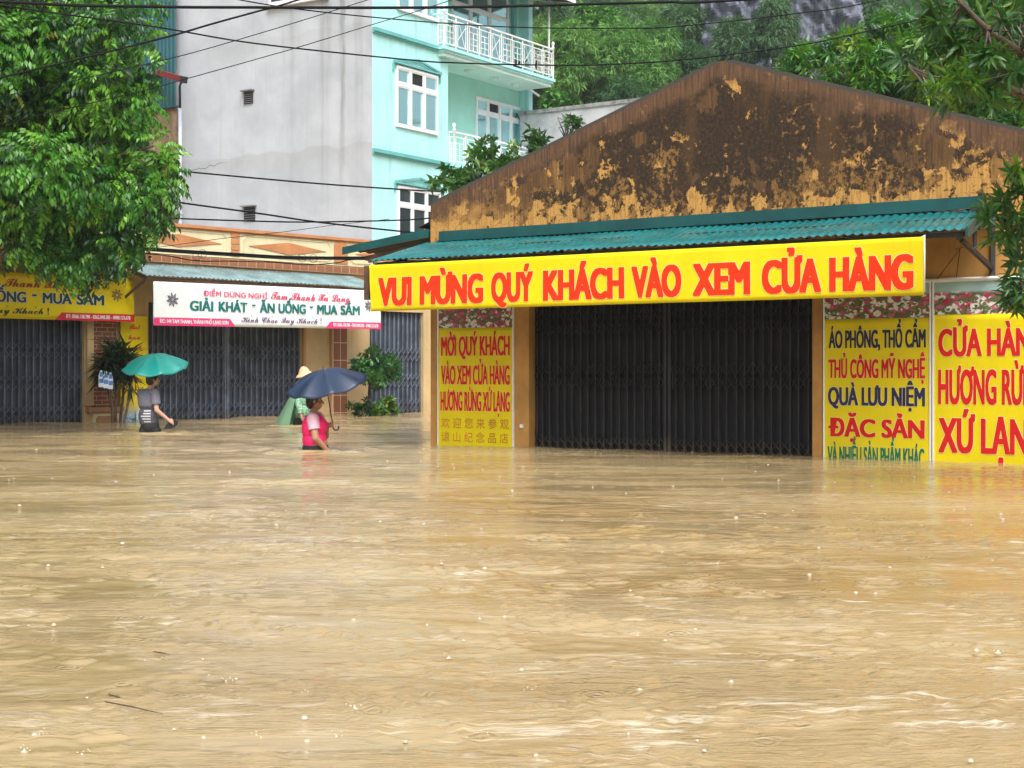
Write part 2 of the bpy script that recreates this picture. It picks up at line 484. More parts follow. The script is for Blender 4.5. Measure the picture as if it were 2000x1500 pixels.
# ------------------------------------------------------------------ leaf scatter
def leaf(L, W, droop=0.3, fold=0.25, segs=2, a=0.0, el=0.0, base=(0, 0, 0)):
    """one folded leaf blade along +x, turned by a about z and raised by el"""
    vs, fs = [], []
    prof = {1: [0.0, 1.0], 2: [0.0, 0.95, 0.0], 3: [0.0, 0.85, 0.8, 0.0]}[segs] if segs > 1 else [0.0, 0.0]
    for i in range(segs + 1):
        t = i / segs
        w = W / 2 * prof[i]
        x = L * t; z = -droop * L * t * t
        vs += [(x, w, z + fold * w), (x, 0, z), (x, -w, z + fold * w)]
    for i in range(segs):
        q = i * 3
        if i == 0: fs += [(q + 1, q + 4, q + 3), (q + 1, q + 5, q + 4)]
        elif i == segs - 1: fs += [(q, q + 1, q + 4), (q + 1, q + 2, q + 4)]
        else: fs += [(q, q + 1, q + 4, q + 3), (q + 1, q + 2, q + 5, q + 4)]
    ce, se, ca, sa = math.cos(el), math.sin(el), math.cos(a), math.sin(a)
    out = []
    for x, y, z in vs:
        x, z = x * ce - z * se, x * se + z * ce
        out.append((x * ca - y * sa + base[0], x * sa + y * ca + base[1], z + base[2]))
    used = sorted({i for f in fs for i in f}); mp = {u: k for k, u in enumerate(used)}
    return [out[u] for u in used], [tuple(mp[i] for i in f) for f in fs]

def join(leaves):
    V, Fc = [], []
    for vs, fs in leaves:
        b_ = len(V); V += vs; Fc += [tuple(i + b_ for i in f) for f in fs]
    return np.array(V), Fc

def spray_pinnate(r, L=0.25, pairs=5, leafL=0.112, leafW=0.050):
    ls = []
    for i in range(pairs):
        t = (i + 0.6) / pairs
        bx, bz = L * t, 0.16 * L * math.sin(t * 2.6) - 0.45 * L * t * t
        for s_ in (-1, 1):
            ls.append(leaf(leafL * r.uniform(.85, 1.15), leafW, .35, .3, 2, s_ * R(r.uniform(55, 80)) , R(r.uniform(-72, -35)), (bx, 0, bz)))
    ls.append(leaf(leafL, leafW, .4, .3, 2, 0, R(-50), (L, 0, -.42 * L)))
    return join(ls)
def spray_whorl(r, n=11, L=0.17, W=0.042, el0=-35, el1=50, segs=3):
    return join([leaf(L * r.uniform(.75, 1.1), W * r.uniform(.85, 1.1), r.uniform(.25, .7), .35, segs, i * 2.4 + r.uniform(-.3, .3), R(r.uniform(el0, el1)), (r.uniform(-.02, .03),) * 2 + (-.05 + .05 * i / n,)) for i in range(n)])
def spray_fine(r, n=12, L=0.34, W=0.05):
    return join([leaf(L * r.uniform(.6, 1.1), W, r.uniform(.4, 1.0), .2, 2, R(r.uniform(-80, 80)), R(r.uniform(-30, 35)), (r.uniform(-.1, .35), r.uniform(-.12, .12), r.uniform(-.1, .1))) for i in range(n)])
def spray_broad(r, n=9, L=0.3, W=0.17):
    return join([leaf(L * r.uniform(.7, 1.1), W * r.uniform(.8, 1.1), r.uniform(.2, .6), .25, 2, i * 2.4 + r.uniform(-.4, .4), R(r.uniform(-35, 40)), (r.uniform(-.12, .12), r.uniform(-.12, .12), r.uniform(-.1, .1))) for i in range(n)])

def scatter(name, templates, P, D, S, tints, mat, parent=None, up=None, flop=0.5, seed=1):
    """one mesh of many sprays: at points P, pointing along D, scaled S, tinted"""
    rg = np.random.default_rng(seed)
    P = np.asarray(P, float); D = np.asarray(D, float); S = np.asarray(S, float); T = np.asarray(tints, float)
    off = np.array(root_loc(parent)) if parent else np.zeros(3)
    allv, allf, allc = [], [], []
    base = 0
    which = rg.integers(0, len(templates), len(P))
    for ti, (tv, tf) in enumerate(templates):
        sel = np.where(which == ti)[0]
        if len(sel) == 0: continue
        d = D[sel] / (np.linalg.norm(D[sel], axis=1, keepdims=True) + 1e-9)
        u = np.tile([0, 0, 1.0], (len(sel), 1)) + rg.normal(0, flop, (len(sel), 3))
        y = np.cross(u, d); y /= np.linalg.norm(y, axis=1, keepdims=True) + 1e-9
        z = np.cross(d, y)
        v = tv[None, :, :] * S[sel][:, None, None]
        w = v[..., 0:1] * d[:, None] + v[..., 1:2] * y[:, None] + v[..., 2:3] * z[:, None] + P[sel][:, None] - off
        allv.append(w.reshape(-1, 3))
        nt = len(tv)
        col = np.repeat(T[sel][:, None, :], nt, 1) * rg.uniform(.82, 1.18, (len(sel), 1, 1))
        allc.append(col.reshape(-1, 3))
        for k in (3, 4):
            ff = np.array([f for f in tf if len(f) == k])
            if len(ff) == 0: continue
            g = (ff[None] + (np.arange(len(sel)) * nt)[:, None, None] + base).reshape(-1, k)
            allf.append(g)
        base += nt * len(sel)
    Vv = np.concatenate(allv); Cc = np.concatenate(allc)
    me = bpy.data.meshes.new(name)
    me.vertices.add(len(Vv)); me.vertices.foreach_set('co', Vv.astype(np.float32).ravel())
    loops = np.concatenate([g.ravel() for g in allf]); sizes = np.concatenate([np.full(len(g), g.shape[1]) for g in allf])
    me.loops.add(len(loops)); me.loops.foreach_set('vertex_index', loops.astype(np.int32))
    me.polygons.add(len(sizes)); me.polygons.foreach_set('loop_start', (np.cumsum(sizes) - sizes).astype(np.int32))
    me.update(calc_edges=True)
    ca = me.color_attributes.new('tint', 'FLOAT_COLOR', 'POINT')
    ca.data.foreach_set('color', np.concatenate([Cc, np.ones((len(Cc), 1))], 1).astype(np.float32).ravel())
    me.materials.append(mat)
    o = bpy.data.objects.new(name, me); COL.objects.link(o)
    if parent: o.parent = parent
    return o

m_leaf = leaf_mat('wet_leaf')
m_leaf_far = leaf_mat('far_leaf', 0.55, 0.25, 0.3)
m_bark = M('bark', (0.085, 0.06, 0.04), 0.85, 0.4, 8, 0.5, 30)

def clump_crown(name, clumps, per, templates, size, pal, mat, parent, seed=1, droop=-0.25, shell=0.55, flop=.5):
    """sprays spread through a set of leafy clumps (centre, radius); pal = [(weight, colour, only_outer)]"""
    rg = np.random.default_rng(seed)
    P, D, S, T = [], [], [], []
    wts = np.array([w for w, c in pal]); wts = wts / wts.sum()
    for c, r in clumps:
        hue = rg.choice(len(pal), p=wts)
        for _ in range(int(per * (r / 0.5) ** 2)):
            d = rg.normal(size=3); d /= np.linalg.norm(d)
            k = r * (shell + (1 - shell) * rg.random())
            P.append(np.array(c) + d * k * np.array([1, 1, .85]))
            dd = d + rg.normal(0, .45, 3); dd[2] += droop
            D.append(dd); S.append(size * rg.uniform(.75, 1.25))
            h_ = hue if rg.random() < .6 else rg.choice(len(pal), p=wts)
            T.append(pal[h_][1])
    return scatter(name, templates, P, D, S, T, mat, parent, flop=flop, seed=seed + 50)

def in_poly(x, y, poly):
    r_ = False; j = len(poly) - 1
    for i in range(len(poly)):
        xi, yi = poly[i]; xj, yj = poly[j]
        if (yi > y) != (yj > y) and x < (xj - xi) * (y - yi) / (yj - yi) + xi: r_ = not r_
        j = i
    return r_

# ------------------------------------------------------------------ the karst hill behind
def hill_z(x, y):
    s_ = np.clip(y - 60 - 0.12 * (x - 8), 0, None)
    z = np.where(s_ < 42, s_ * 0.62 + 0.002 * s_ ** 2, 29.6 + (s_ - 42) * .05)
    z = z + (1.3 * np.sin(x * .21 + y * .08) + .9 * np.sin(x * .43 - y * .17 + 2) + .5 * np.sin(x * .9 + y * .5)) * np.clip(s_ / 12, 0, 1)
    return z - 1.0
hx = np.linspace(-90, 130, 160); hy = np.linspace(52, 230, 130)
HX, HY = np.meshgrid(hx, hy); HZ = hill_z(HX, HY)
mb = MB(); n_ = len(hx)
mb.add(np.stack([HX, HY, HZ], -1).reshape(-1, 3).tolist(), [(j * n_ + i, j * n_ + i + 1, (j + 1) * n_ + i + 1, (j + 1) * n_ + i) for j in range(len(hy) - 1) for i in range(n_ - 1)], 0, True)
m_hill = M('hillside', (0.030, 0.058, 0.022), 0.95, 0.5, 0.6)
setting(mb.build('hill', m_hill), 'steep green hillside behind the houses')
# ------------------------------------------------------------------ materials of the houses
def gable_mat():
    b = NB('weathered_ochre_plaster')
    s_, z = b.frame(SHOP)
    a_ap, z_ap = SHOP.sz(1410, 115); a_l, z_l = SHOP.sz(845, 395)
    sl = (z_ap - z_l) / (a_ap - a_l)
    d = b.math('SUBTRACT', b.math('SUBTRACT', z_ap, b.math('MULTIPLY', b.math('ABSOLUTE', b.math('SUBTRACT', s_, a_ap)), sl)), z)
    v = b.math('SUBTRACT', z, 2.9)
    warp = b.noise(b.xyz(s_, 0.0, z), 2.2, 6, 0.6)
    vec = b.xyz(s_, 0.0, b.math('MULTIPLY', z, 0.85))
    blotch = b.noise(vec, 1.55, 9, 0.62, 0.35)
    blot2 = b.noise(b.vmath('ADD', vec, (9.1, 0, 3.3)), 3.6, 8, 0.6, 0.5)
    streak = b.noise(b.xyz(b.math('MULTIPLY', s_, 11.0), 0.0, b.math('MULTIPLY', z, 0.7)), 1.0, 6, 0.65)
    broad = b.noise(b.xyz(b.math('MULTIPLY', s_, 2.2), 2.0, b.math('MULTIPLY', z, 0.5)), 1.0, 4, 0.6)
    foot = b.smooth(v, 0.50, 0.02)
    should = b.math('MULTIPLY', b.smooth(d, 0.16, 0.34), b.smooth(d, 0.85, 0.45))
    cent = b.smooth(b.math('ABSOLUTE', b.math('SUBTRACT', s_, a_ap + 0.3)), 3.4, 0.3)
    fst = b.noise(b.xyz(b.math('MULTIPLY', s_, 30.0), 0.0, b.math('MULTIPLY', z, 1.6)), 1.0, 5, 0.7)
    grain = b.noise(vec, 26.0, 6, 0.75)
    sp = b.noise(b.vmath('ADD', vec, (3.0, 0, 7.7)), 11.0, 8, 0.78)
    # 1 plaster: ochre running into brown rain stain
    och = b.mix(b.smooth(b.noise(vec, 4.0, 6, 0.7), 0.35, 0.68), (0.27, 0.130, 0.034), (0.41, 0.220, 0.066))
    stain = b.math('ADD', b.math('MULTIPLY', broad, 0.8), b.math('MULTIPLY', fst, 0.5))
    stain = b.math('ADD', stain, b.math('MULTIPLY', cent, 0.16))
    stain = b.math('SUBTRACT', stain, b.math('MULTIPLY', foot, 0.14))
    c = b.mix(b.smooth(stain, 0.48, 0.66), och, b.mix(b.smooth(fst, 0.35, 0.65), (0.066, 0.034, 0.014), (0.140, 0.073, 0.026)))
    # 2 black mould with crisp edges
    raw = b.math('ADD', blotch, b.math('MULTIPLY', blot2, 0.42))
    raw = b.math('ADD', raw, b.math('MULTIPLY', cent, 0.05))
    raw = b.math('SUBTRACT', raw, b.math('MULTIPLY', foot, 0.065))
    raw = b.math('SUBTRACT', raw, b.math('MULTIPLY', should, 0.10))
    raw = b.math('ADD', raw, b.math('MULTIPLY', b.math('SUBTRACT', fst, 0.5), 0.16))
    dark = b.smooth(raw, 0.575, 0.625)
    mould = b.mix(b.smooth(grain, 0.40, 0.66), (0.020, 0.0125, 0.007), (0.060, 0.034, 0.016))
    mould = b.mix(b.math('MULTIPLY', b.smooth(broad, 0.50, 0.64), 0.6), mould, (0.085, 0.044, 0.017))
    c = b.mix(dark, c, mould)
    # small ochre specks showing through, thickest low on the wall
    mot = b.math('ADD', b.math('ADD', b.math('MULTIPLY', sp, 0.75), b.math('MULTIPLY', blotch, 0.45)), b.math('MULTIPLY', b.smooth(v, 1.5, 0.1), 0.13))
    c = b.mix(b.math('MULTIPLY', b.smooth(mot, 0.712, 0.765), 0.75), c, b.mix(fst, (0.16, 0.075, 0.020), (0.42, 0.225, 0.060)))
    drip = b.math('MULTIPLY', b.smooth(b.noise(b.xyz(b.math('MULTIPLY', s_, 7.0), 4.0, b.math('MULTIPLY', z, .55)), 1.0, 7, .7), .52, .66), b.smooth(v, .1, .7))
    c = b.mix(b.math('MULTIPLY', drip, .65), c, (0.030, 0.018, 0.009))
    # 3 pale flakes where the paint still holds
    fl = b.math('ADD', b.math('ADD', blot2, b.math('MULTIPLY', sp, 0.55)), b.math('MULTIPLY', foot, 0.16))
    fl = b.math('SUBTRACT', fl, b.math('MULTIPLY', cent, 0.05))
    flake = b.smooth(fl, 0.858, 0.895)
    c = b.mix(flake, c, b.mix(b.smooth(fst, 0.42, 0.7), (0.52, 0.285, 0.075), (0.31, 0.145, 0.038)))
    c = b.mix(b.math('MULTIPLY', b.smooth(grain, 0.69, 0.73), 0.55), c, (0.36, 0.22, 0.10))
    # rain-washed brown band along the sloping top
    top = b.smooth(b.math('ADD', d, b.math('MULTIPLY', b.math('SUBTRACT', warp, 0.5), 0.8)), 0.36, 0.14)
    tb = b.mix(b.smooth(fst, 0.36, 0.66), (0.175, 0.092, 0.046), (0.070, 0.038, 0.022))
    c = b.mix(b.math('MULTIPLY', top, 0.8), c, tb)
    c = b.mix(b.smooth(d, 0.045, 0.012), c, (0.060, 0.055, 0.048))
    ck = b.voro(b.vmath('ADD', b.xyz(s_, 0.0, z), b.xyz(b.math('MULTIPLY', blot2, .35), 0.0, b.math('MULTIPLY', warp, .45))), 6.5, 'DISTANCE_TO_EDGE')
    c = b.mix(b.math('MULTIPLY', b.math('MULTIPLY', b.smooth(ck.outputs['Distance'], 0.05, 0.008), b.smooth(v, 0.5, 0.2)), b.math('MULTIPLY', b.smooth(sp, 0.4, 0.6), 0.7)), c, (0.10, 0.045, 0.015))
    b.bump(b.math('ADD', b.math('MULTIPLY', dark, -0.4), b.noise(vec, 30, 4)), 0.35, 0.012)
    return b.done(c, 0.8, 0.3)

m_gable = gable_mat()
m_ochre = M('ochre_wall', (0.46, 0.235, 0.055), 0.75, 0.22, 2.0, 0.2, 30, streak=0.45)
def gate_mat(name, col, rough):
    b = NB(name); x_, y_, z_ = b.sep(b.pos)
    n = b.noise(b.pos, 3.0, 6, .65); r_ = b.noise(b.xyz(b.math('MULTIPLY', x_, 5), b.math('MULTIPLY', y_, 5), b.math('MULTIPLY', z_, 1.2)), 1.0, 6, .7)
    c = b.mix(b.smooth(n, .3, .7), tuple(v * .65 for v in col), tuple(v * 1.35 for v in col))
    c = b.mix(b.math('MULTIPLY', b.smooth(r_, .60, .74), .45), c, (.055, .032, .018))          # rust
    mud = b.smooth(b.math('ADD', z_, b.math('MULTIPLY', b.math('SUBTRACT', n, .5), .35)), .20, .04)
    c = b.mix(b.math('MULTIPLY', mud, .5), c, (.13, .095, .055))                             # silt splashed along the flood line
    return b.done(c, rough, .4)
m_gate_black = gate_mat('black_gate_steel', (0.026, 0.026, 0.030), 0.5)
m_gate_dark = M('black_gate_sheet', (0.007, 0.007, 0.008), 0.85)  # black back sheet and folded leaves of the shop gate
m_gate_blue = gate_mat('blue_grey_gate_steel', (0.15, 0.18, 0.235), 0.45)
m_gate_bluesheet = M('blue_grey_gate_sheet', (0.040, 0.050, 0.072), 0.6, 0.3, 3)
m_teal = M('teal_painted_sheet', (0.007, 0.120, 0.125), 0.22, 0.25, 3.5)
m_teal_dk = M('teal_flashing', (0.006, 0.075, 0.075), 0.38, 0.2, 2, streak=0.3)
m_steel_dk = M('dark_bracket_steel', (0.018, 0.018, 0.02), 0.55)
m_fibro = M('dark_fibro_cement', (0.05, 0.045, 0.042), 0.9, 0.4, 4)
m_yellow = M('yellow_vinyl', (0.74, 0.60, 0.006), 0.55, 0.06, 1.2, 0.06, 5, spec=.2, streak=.10)
m_red = M('red_print', (0.80, 0.040, 0.008), 0.6, 0.04, spec=.15)
m_redd = M('deep_red_print', (0.62, 0.018, 0.014), 0.6, 0.04, spec=.15)
m_pale = M('pale_yellow_outline', (0.83, 0.72, 0.30), 0.45, 0.03)
m_black_p = M('black_print', (0.012, 0.012, 0.02), 0.45)
m_navy = M('navy_print', (0.016, 0.014, 0.075), 0.45)
m_green_p = M('green_print', (0.008, 0.16, 0.06), 0.45)
m_white_vinyl = M('white_vinyl', (0.78, 0.83, 0.82), 0.45, 0.04, 1.5)
m_white = M('white_paint', (0.80, 0.80, 0.80), 0.45, 0.05)
m_gold_p = M('brown_gold_print', (0.55, 0.20, 0.02), 0.5)
m_wood = M('brown_timber', (0.10, 0.055, 0.03), 0.7, 0.4, 5)

def flower_mat(F, z0, z1):
    """printed photograph of a flower field: pale sky above, white and magenta blooms"""
    b = NB('flower_print')
    s_, z = b.frame(F)
    vec = b.xyz(s_, 0.0, b.math('MULTIPLY', z, 1.35))
    w = b.vmath('ADD', vec, b.xyz(b.math('MULTIPLY', b.noise(vec, 9, 3), 0.06), 0.0, b.math('MULTIPLY', b.noise(vec, 11, 3), 0.06)))
    v = b.voro(w, 15.0); v2 = b.voro(w, 30.0)
    r_ = b.sep(v.outputs['Color']); r2 = b.sep(v2.outputs['Color'])
    t = b.math('DIVIDE', b.math('SUBTRACT', z, z0), z1 - z0)
    mag = b.mix(r_[1], (0.33, 0.012, 0.06), (0.55, 0.12, 0.22))
    wht = b.mix(r2[0], (0.62, 0.56, 0.55), (0.78, 0.74, 0.72))
    grn = b.mix(r2[1], (0.03, 0.10, 0.02), (0.12, 0.20, 0.05))
    pw = b.math('GREATER_THAN', r_[0], b.math('ADD', 0.38, b.math('MULTIPLY', t, 0.45)))
    c = b.mix(pw, mag, wht)
    c = b.mix(b.math('LESS_THAN', r2[2], 0.27), c, grn)
    c = b.mix(b.smooth(v.outputs['Distance'], 0.52, 0.75), c, (0.10, 0.12, 0.05))
    c = b.mix(b.math('LESS_THAN', v.outputs['Distance'], 0.09), c, (0.45, 0.18, 0.04))
    c = b.mix(b.math('MULTIPLY', b.smooth(t, 0.62, 0.74), 0.94), c, (0.30, 0.47, 0.47))
    return b.done(c, 0.4)

def folding_gate(F, a0, a1, z0, z1, off, pitch, mats, parent, bands, split=True):
    """scissor gate: back sheet, upright channels and crossed lattice strips; handles in the middle"""
    mb = MB()
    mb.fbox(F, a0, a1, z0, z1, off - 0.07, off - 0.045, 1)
    n = max(2, round((a1 - a0) / pitch)); p = (a1 - a0) / n
    for i in range(n + 1):
        a = a0 + i * p; w = 0.008
        jig = 0.006 * math.sin(i * 2.3)
        mb.fbox(F, a - w + jig, a + w + jig, z0, z1, off - 0.02, off + 0.012 + 0.004 * math.sin(i * 1.7), 0)
        if i < n:                       # folded leaf sheet between two channels
            am = a + p * (0.5 + 0.06 * math.sin(i * 1.1))
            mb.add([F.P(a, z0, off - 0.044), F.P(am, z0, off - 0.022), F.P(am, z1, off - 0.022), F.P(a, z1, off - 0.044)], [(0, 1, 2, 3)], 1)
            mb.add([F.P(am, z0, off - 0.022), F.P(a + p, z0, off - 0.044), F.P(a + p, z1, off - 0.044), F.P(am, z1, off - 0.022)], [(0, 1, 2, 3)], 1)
            for zc, hh in bands:
                for q in range(2):
                    zz = zc + q * hh
                    for sg, oo in ((1, 0.016), (-1, 0.021)):
                        mb.bar(F.P(a, zz - sg * hh * .5, off + oo), F.P(a + p, zz + sg * hh * .5, off + oo), 0.004, 0.021, 0, up=tuple(F.n))
    g = mb.build('folding_gate', mats, parent)
    if split:
        m2 = MB(); am = (a0 + a1) / 2
        m2.fbox(F, am - .05, am - .012, z0, z1, off - .01, off + .03, 0); m2.fbox(F, am + .012, am + .05, z0, z1, off - .01, off + .03, 0)
        m2.build('meeting_stile', mats[0], g)
        for sg in (-1, 1):
            m3 = MB(); c = F.P(am + sg * .10, (z0 + z1) / 2 + .13, off + .035)
            m3.tube([c + Vector((0, 0, -.11)), c + F.n * .03 + Vector((0, 0, -.07)), c + F.n * .03 + Vector((0, 0, .07)), c + Vector((0, 0, .11))], .008, 6)
            m3.build('handle', mats[0], g)
    return g

# ------------------------------------------------------------------ the gabled shop
S_L, _ = SHOP.sz(841, 600); S_R = 10.4
a_ap, z_ap = SHOP.sz(1410, 115)
_, z_lg = SHOP.sz(845, 395)
slope = (z_ap - z_lg) / (a_ap - S_L)
shop = thing('gabled_shop', 'low ochre shop with a black stained gable over a teal corrugated awning', 'shop', tuple(SHOP.P(0, GROUND)))
z_rg = z_ap - slope * (S_R - a_ap)
gd0, gd1 = SHOP.s(1036), SHOP.s(1589)
mb = MB()
mb.fprism(SHOP, [(S_L, 2.55), (S_R, 2.55), (S_R, z_rg), (a_ap + .16, z_ap - .03), (a_ap - .12, z_ap - .02), (S_L, z_lg)], -0.24, 0.0)
mb.build('gable_wall', m_gable, shop)
mb = MB()
for a0_, a1_ in ((S_L, gd0), (gd1, S_R)):
    n = 24
    for i in range(n):      # slightly uneven plaster
        aa, bb = a0_ + (a1_ - a0_) * i / n, a0_ + (a1_ - a0_) * (i + 1) / n
        mb.fbox(SHOP, aa, bb, GROUND, 2.548, -0.24, 0.0)
mb.fbox(SHOP, gd0, gd1, 2.25, 2.548, -0.24, -0.004)
mb.build('front_wall', m_ochre, shop)
for px0, px1, lab in ((1003.5, 1036, None), (1589, 1608, None)):
    mb = MB(); x0, x1 = SHOP.s(px0), SHOP.s(px1)
    mb.fbox(SHOP, x0, x1, GROUND, 2.4, 0.002, 0.035)
    mb.build('door_jamb', m_ochre, shop)
mb = MB()
mb.fbox(SHOP, S_L, S_L + .2, GROUND, 3.0, -8.0, -.241); mb.fbox(SHOP, S_R - .2, S_R, GROUND, 3.0, -8, -.241); mb.fbox(SHOP, S_L, S_R, GROUND, 3.0, -8.2, -8.001)
mb.build('rear_wall', m_ochre, shop)
mb = MB()
def roof_side(a_e, a_r):
    zt_ = z_ap - .16; ze = zt_ - slope * abs(a_e - a_r)
    n = 40
    for side, dz in ((0, 0), (1, -.02)):
        pass
    vs, fs = [], []
    for j, o_ in enumerate(np.linspace(-8.4, -.26, 60)):
        w = 0.018 * math.sin(o_ * 48)
        vs += [SHOP.P(a_e, ze + w, o_), SHOP.P(a_r, zt_ + w, o_), SHOP.P(a_e, ze + w - .012, o_), SHOP.P(a_r, zt_ + w - .012, o_)]
    for j in range(59):
        q = 4 * j; fs += [(q, q + 1, q + 5, q + 4), (q + 2, q + 6, q + 7, q + 3), (q, q + 4, q + 6, q + 2)]
    fs += [(236, 237, 239, 238)]
    mb.add(vs, fs, 0)
roof_side(S_L - .42, a_ap); roof_side(S_R + .4, a_ap)
mb.build('roof', m_fibro, shop)
gate = folding_gate(SHOP, gd0, gd1, GROUND, 2.3, -0.12, 0.118, [m_gate_black, m_gate_dark], shop,
                    [(-0.02, .13), (0.86, .17), (1.55, .17)])
# flashing, awning, brackets
fa0, fa1 = SHOP.s(862), SHOP.sz(1921, 390, .06)[0]
mb = MB(); mb.fbox(SHOP, fa0, fa1, 2.79, 2.915, 0.003, 0.06); mb.fbox(SHOP, fa0, fa1, 2.775, 2.788, 0.003, 0.11)
mb.build('flashing', m_teal_dk, shop)
aw0, aw1 = SHOP.sz(722, 508, 1.2)[0], SHOP.sz(1887, 445, 1.2)[0]
mb = MB(); mb.corr(SHOP, aw0, aw1, 2.775, 0.03, 2.455, 1.22, 0.10, 0.010, a0t=fa0 - .25, a1t=fa1)
awn = mb.build('awning', m_teal, shop)
mb = MB()
mb.add([SHOP.P(aw1 + .002, 2.47, 1.23), SHOP.P(aw1 + .002, 2.36, 1.23), SHOP.P(fa1 + .03, 2.66, .03), SHOP.P(fa1 + .03, 2.80, .03),
        SHOP.P(aw1 + .03, 2.47, 1.23), SHOP.P(aw1 + .03, 2.36, 1.23), SHOP.P(fa1 + .06, 2.66, .03), SHOP.P(fa1 + .06, 2.80, .03)],
       [(0, 1, 2, 3), (7, 6, 5, 4), (0, 4, 5, 1), (1, 5, 6, 2), (2, 6, 7, 3), (3, 7, 4, 0)])
mb.build('barge_board', m_teal_dk, awn)
mb = MB(); mb.fbox(SHOP, aw0 + .02, aw1 - .05, 2.385, 2.435, 1.10, 1.16); mb.fbox(SHOP, aw0 + .05, aw1 - .05, 2.60, 2.64, .5, .55)
mb.build('purlin', m_steel_dk, awn)
for a in (aw0 + .15, (aw0 * 2 + aw1) / 3, (aw0 + aw1 * 2) / 3, aw1 - .10):
    mb = MB()
    mb.bar(SHOP.P(a, 2.37, 1.15), SHOP.P(a, 2.68, .04), .04, .04)
    mb.bar(SHOP.P(a, 2.36, 1.05), SHOP.P(a, 2.12, .05), .04, .05)
    mb.bar(SHOP.P(a, 2.0, .03), SHOP.P(a, 2.68, .03), .05, .05)
    mb.bar(SHOP.P(a, 2.30, .62), SHOP.P(a, 2.56, .62), .035, .035)
    mb.build('bracket', m_steel_dk, awn)
# lean-to at the left flank
l0, lz0 = SHOP.sz(671, 483); l1, lz1 = SHOP.sz(838, 447)
mb = MB()
mb.add([SHOP.P(l0, lz0 - .105, .03), SHOP.P(l1, lz1 - .115, .03), SHOP.P(l1, lz1, .03), SHOP.P(l0, lz0, .03),
        SHOP.P(l0, lz0 - .105, 0), SHOP.P(l1, lz1 - .115, 0), SHOP.P(l1, lz1, 0), SHOP.P(l0, lz0, 0)],
       [(0, 1, 2, 3), (7, 6, 5, 4), (0, 4, 5, 1), (1, 5, 6, 2), (2, 6, 7, 3), (3, 7, 4, 0)])
lean = mb.build('side_flashing', m_teal_dk, shop)
mb = MB(); vs, fs = [], []
for j, o_ in enumerate(np.linspace(-6, -.005, 90)):
    w = .013 * math.sin(o_ * 60)
    vs += [SHOP.P(l0 + .02, lz0 - .05 + w, o_), SHOP.P(l1, lz1 - .05 + w, o_)]
for j in range(89): fs.append((2 * j, 2 * j + 1, 2 * j + 3, 2 * j + 2))
mb.add(vs, fs); mb.build('side_roof', m_fibro, shop)
mb = MB()
mb.bar(SHOP.P(l0 + .35, lz0 - .17, -.1), SHOP.P(l1, lz1 - .22, -.1), .06, .07); mb.bar(SHOP.P(l0 + .5, lz0 - .22, .02), SHOP.P(l1, lz1 - .30, .02), .05, .05)
mb.build('side_rafter', m_wood, shop)
mb = MB(); ps = SHOP.sz(707, 560, 1.15)[0]
mb.fbox(SHOP, ps - .01, ps + .07, 1.95, 2.40, 1.02, 1.10, 0); mb.fbox(SHOP, ps - .05, ps - .012, 1.98, 2.34, 1.04, 1.05, 1)
mb.build('awning_end_post', [m_wood, m_white_vinyl], shop)
mb = MB(); mb.tube([SHOP.P(SHOP.s(1806), 2.015, .07), SHOP.P(SHOP.s(2080), 2.015, .07)], .018, 8)
mb.build('pelmet_pipe', m_white, shop)
mb = MB(); mb.fbox(SHOP, SHOP.s(1020), SHOP.s(1026), .25, .30, .036, .06); mb.build('switch_box', m_white, shop)

# ------------------------------------------------------------------ banners and posters on the shop
def wavy_panel(mb, F, a0, a1, z0, z1, off, mi=0, nx=80, nz=10, amp=.010, tilt=0.0, thick=.004, zs0=0.0, zs1=0.0):
    def wv(a, z):
        w_ = (z - z0) / (z1 - z0)
        r_ = math.sin(a * 3.1 + w_ * 1.4) * .5 + math.sin(a * 7.7 - w_ * 2) * .3 + .5 * math.sin(w_ * 5 + a)
        for e_, sg in ((a0, 1), (a1, -1)):           # drag folds running in from the tied corners
            q = abs(a - e_)
            if q < .9: r_ += .55 * (1 - q / .9) ** 2 * math.sin(9 * (w_ * 1.2 + q * 1.4) + sg)
        return amp * r_ * (1 - abs(2 * w_ - 1) ** 3 * .4)
    vs = []
    for sd_ in (0, 1):
        for j in range(nz + 1):
            for i in range(nx + 1):
                u_, w_ = i / nx, j / nz
                a = a0 + (a1 - a0) * u_ + tilt * (1 - w_) * (1 - u_)
                o_ = off + wv(a, z0 + (z1 - z0) * w_) - sd_ * thick
                vs.append(F.P(a, z0 + (z1 - z0) * w_ + zs0 + (zs1 - zs0) * u_, o_))
    N = (nx + 1) * (nz + 1); fs = []
    for j in range(nz):
        for i in range(nx):
            q = j * (nx + 1) + i
            fs += [(q, q + 1, q + nx + 2, q + nx + 1), (N + q, N + q + nx + 1, N + q + nx + 2, N + q + 1)]
    for i in range(nx):
        q = i; fs.append((q, N + q, N + q + 1, q + 1)); q = nz * (nx + 1) + i; fs.append((q, q + 1, N + q + 1, N + q))
    mb.add(vs, fs, mi, True)
    return wv

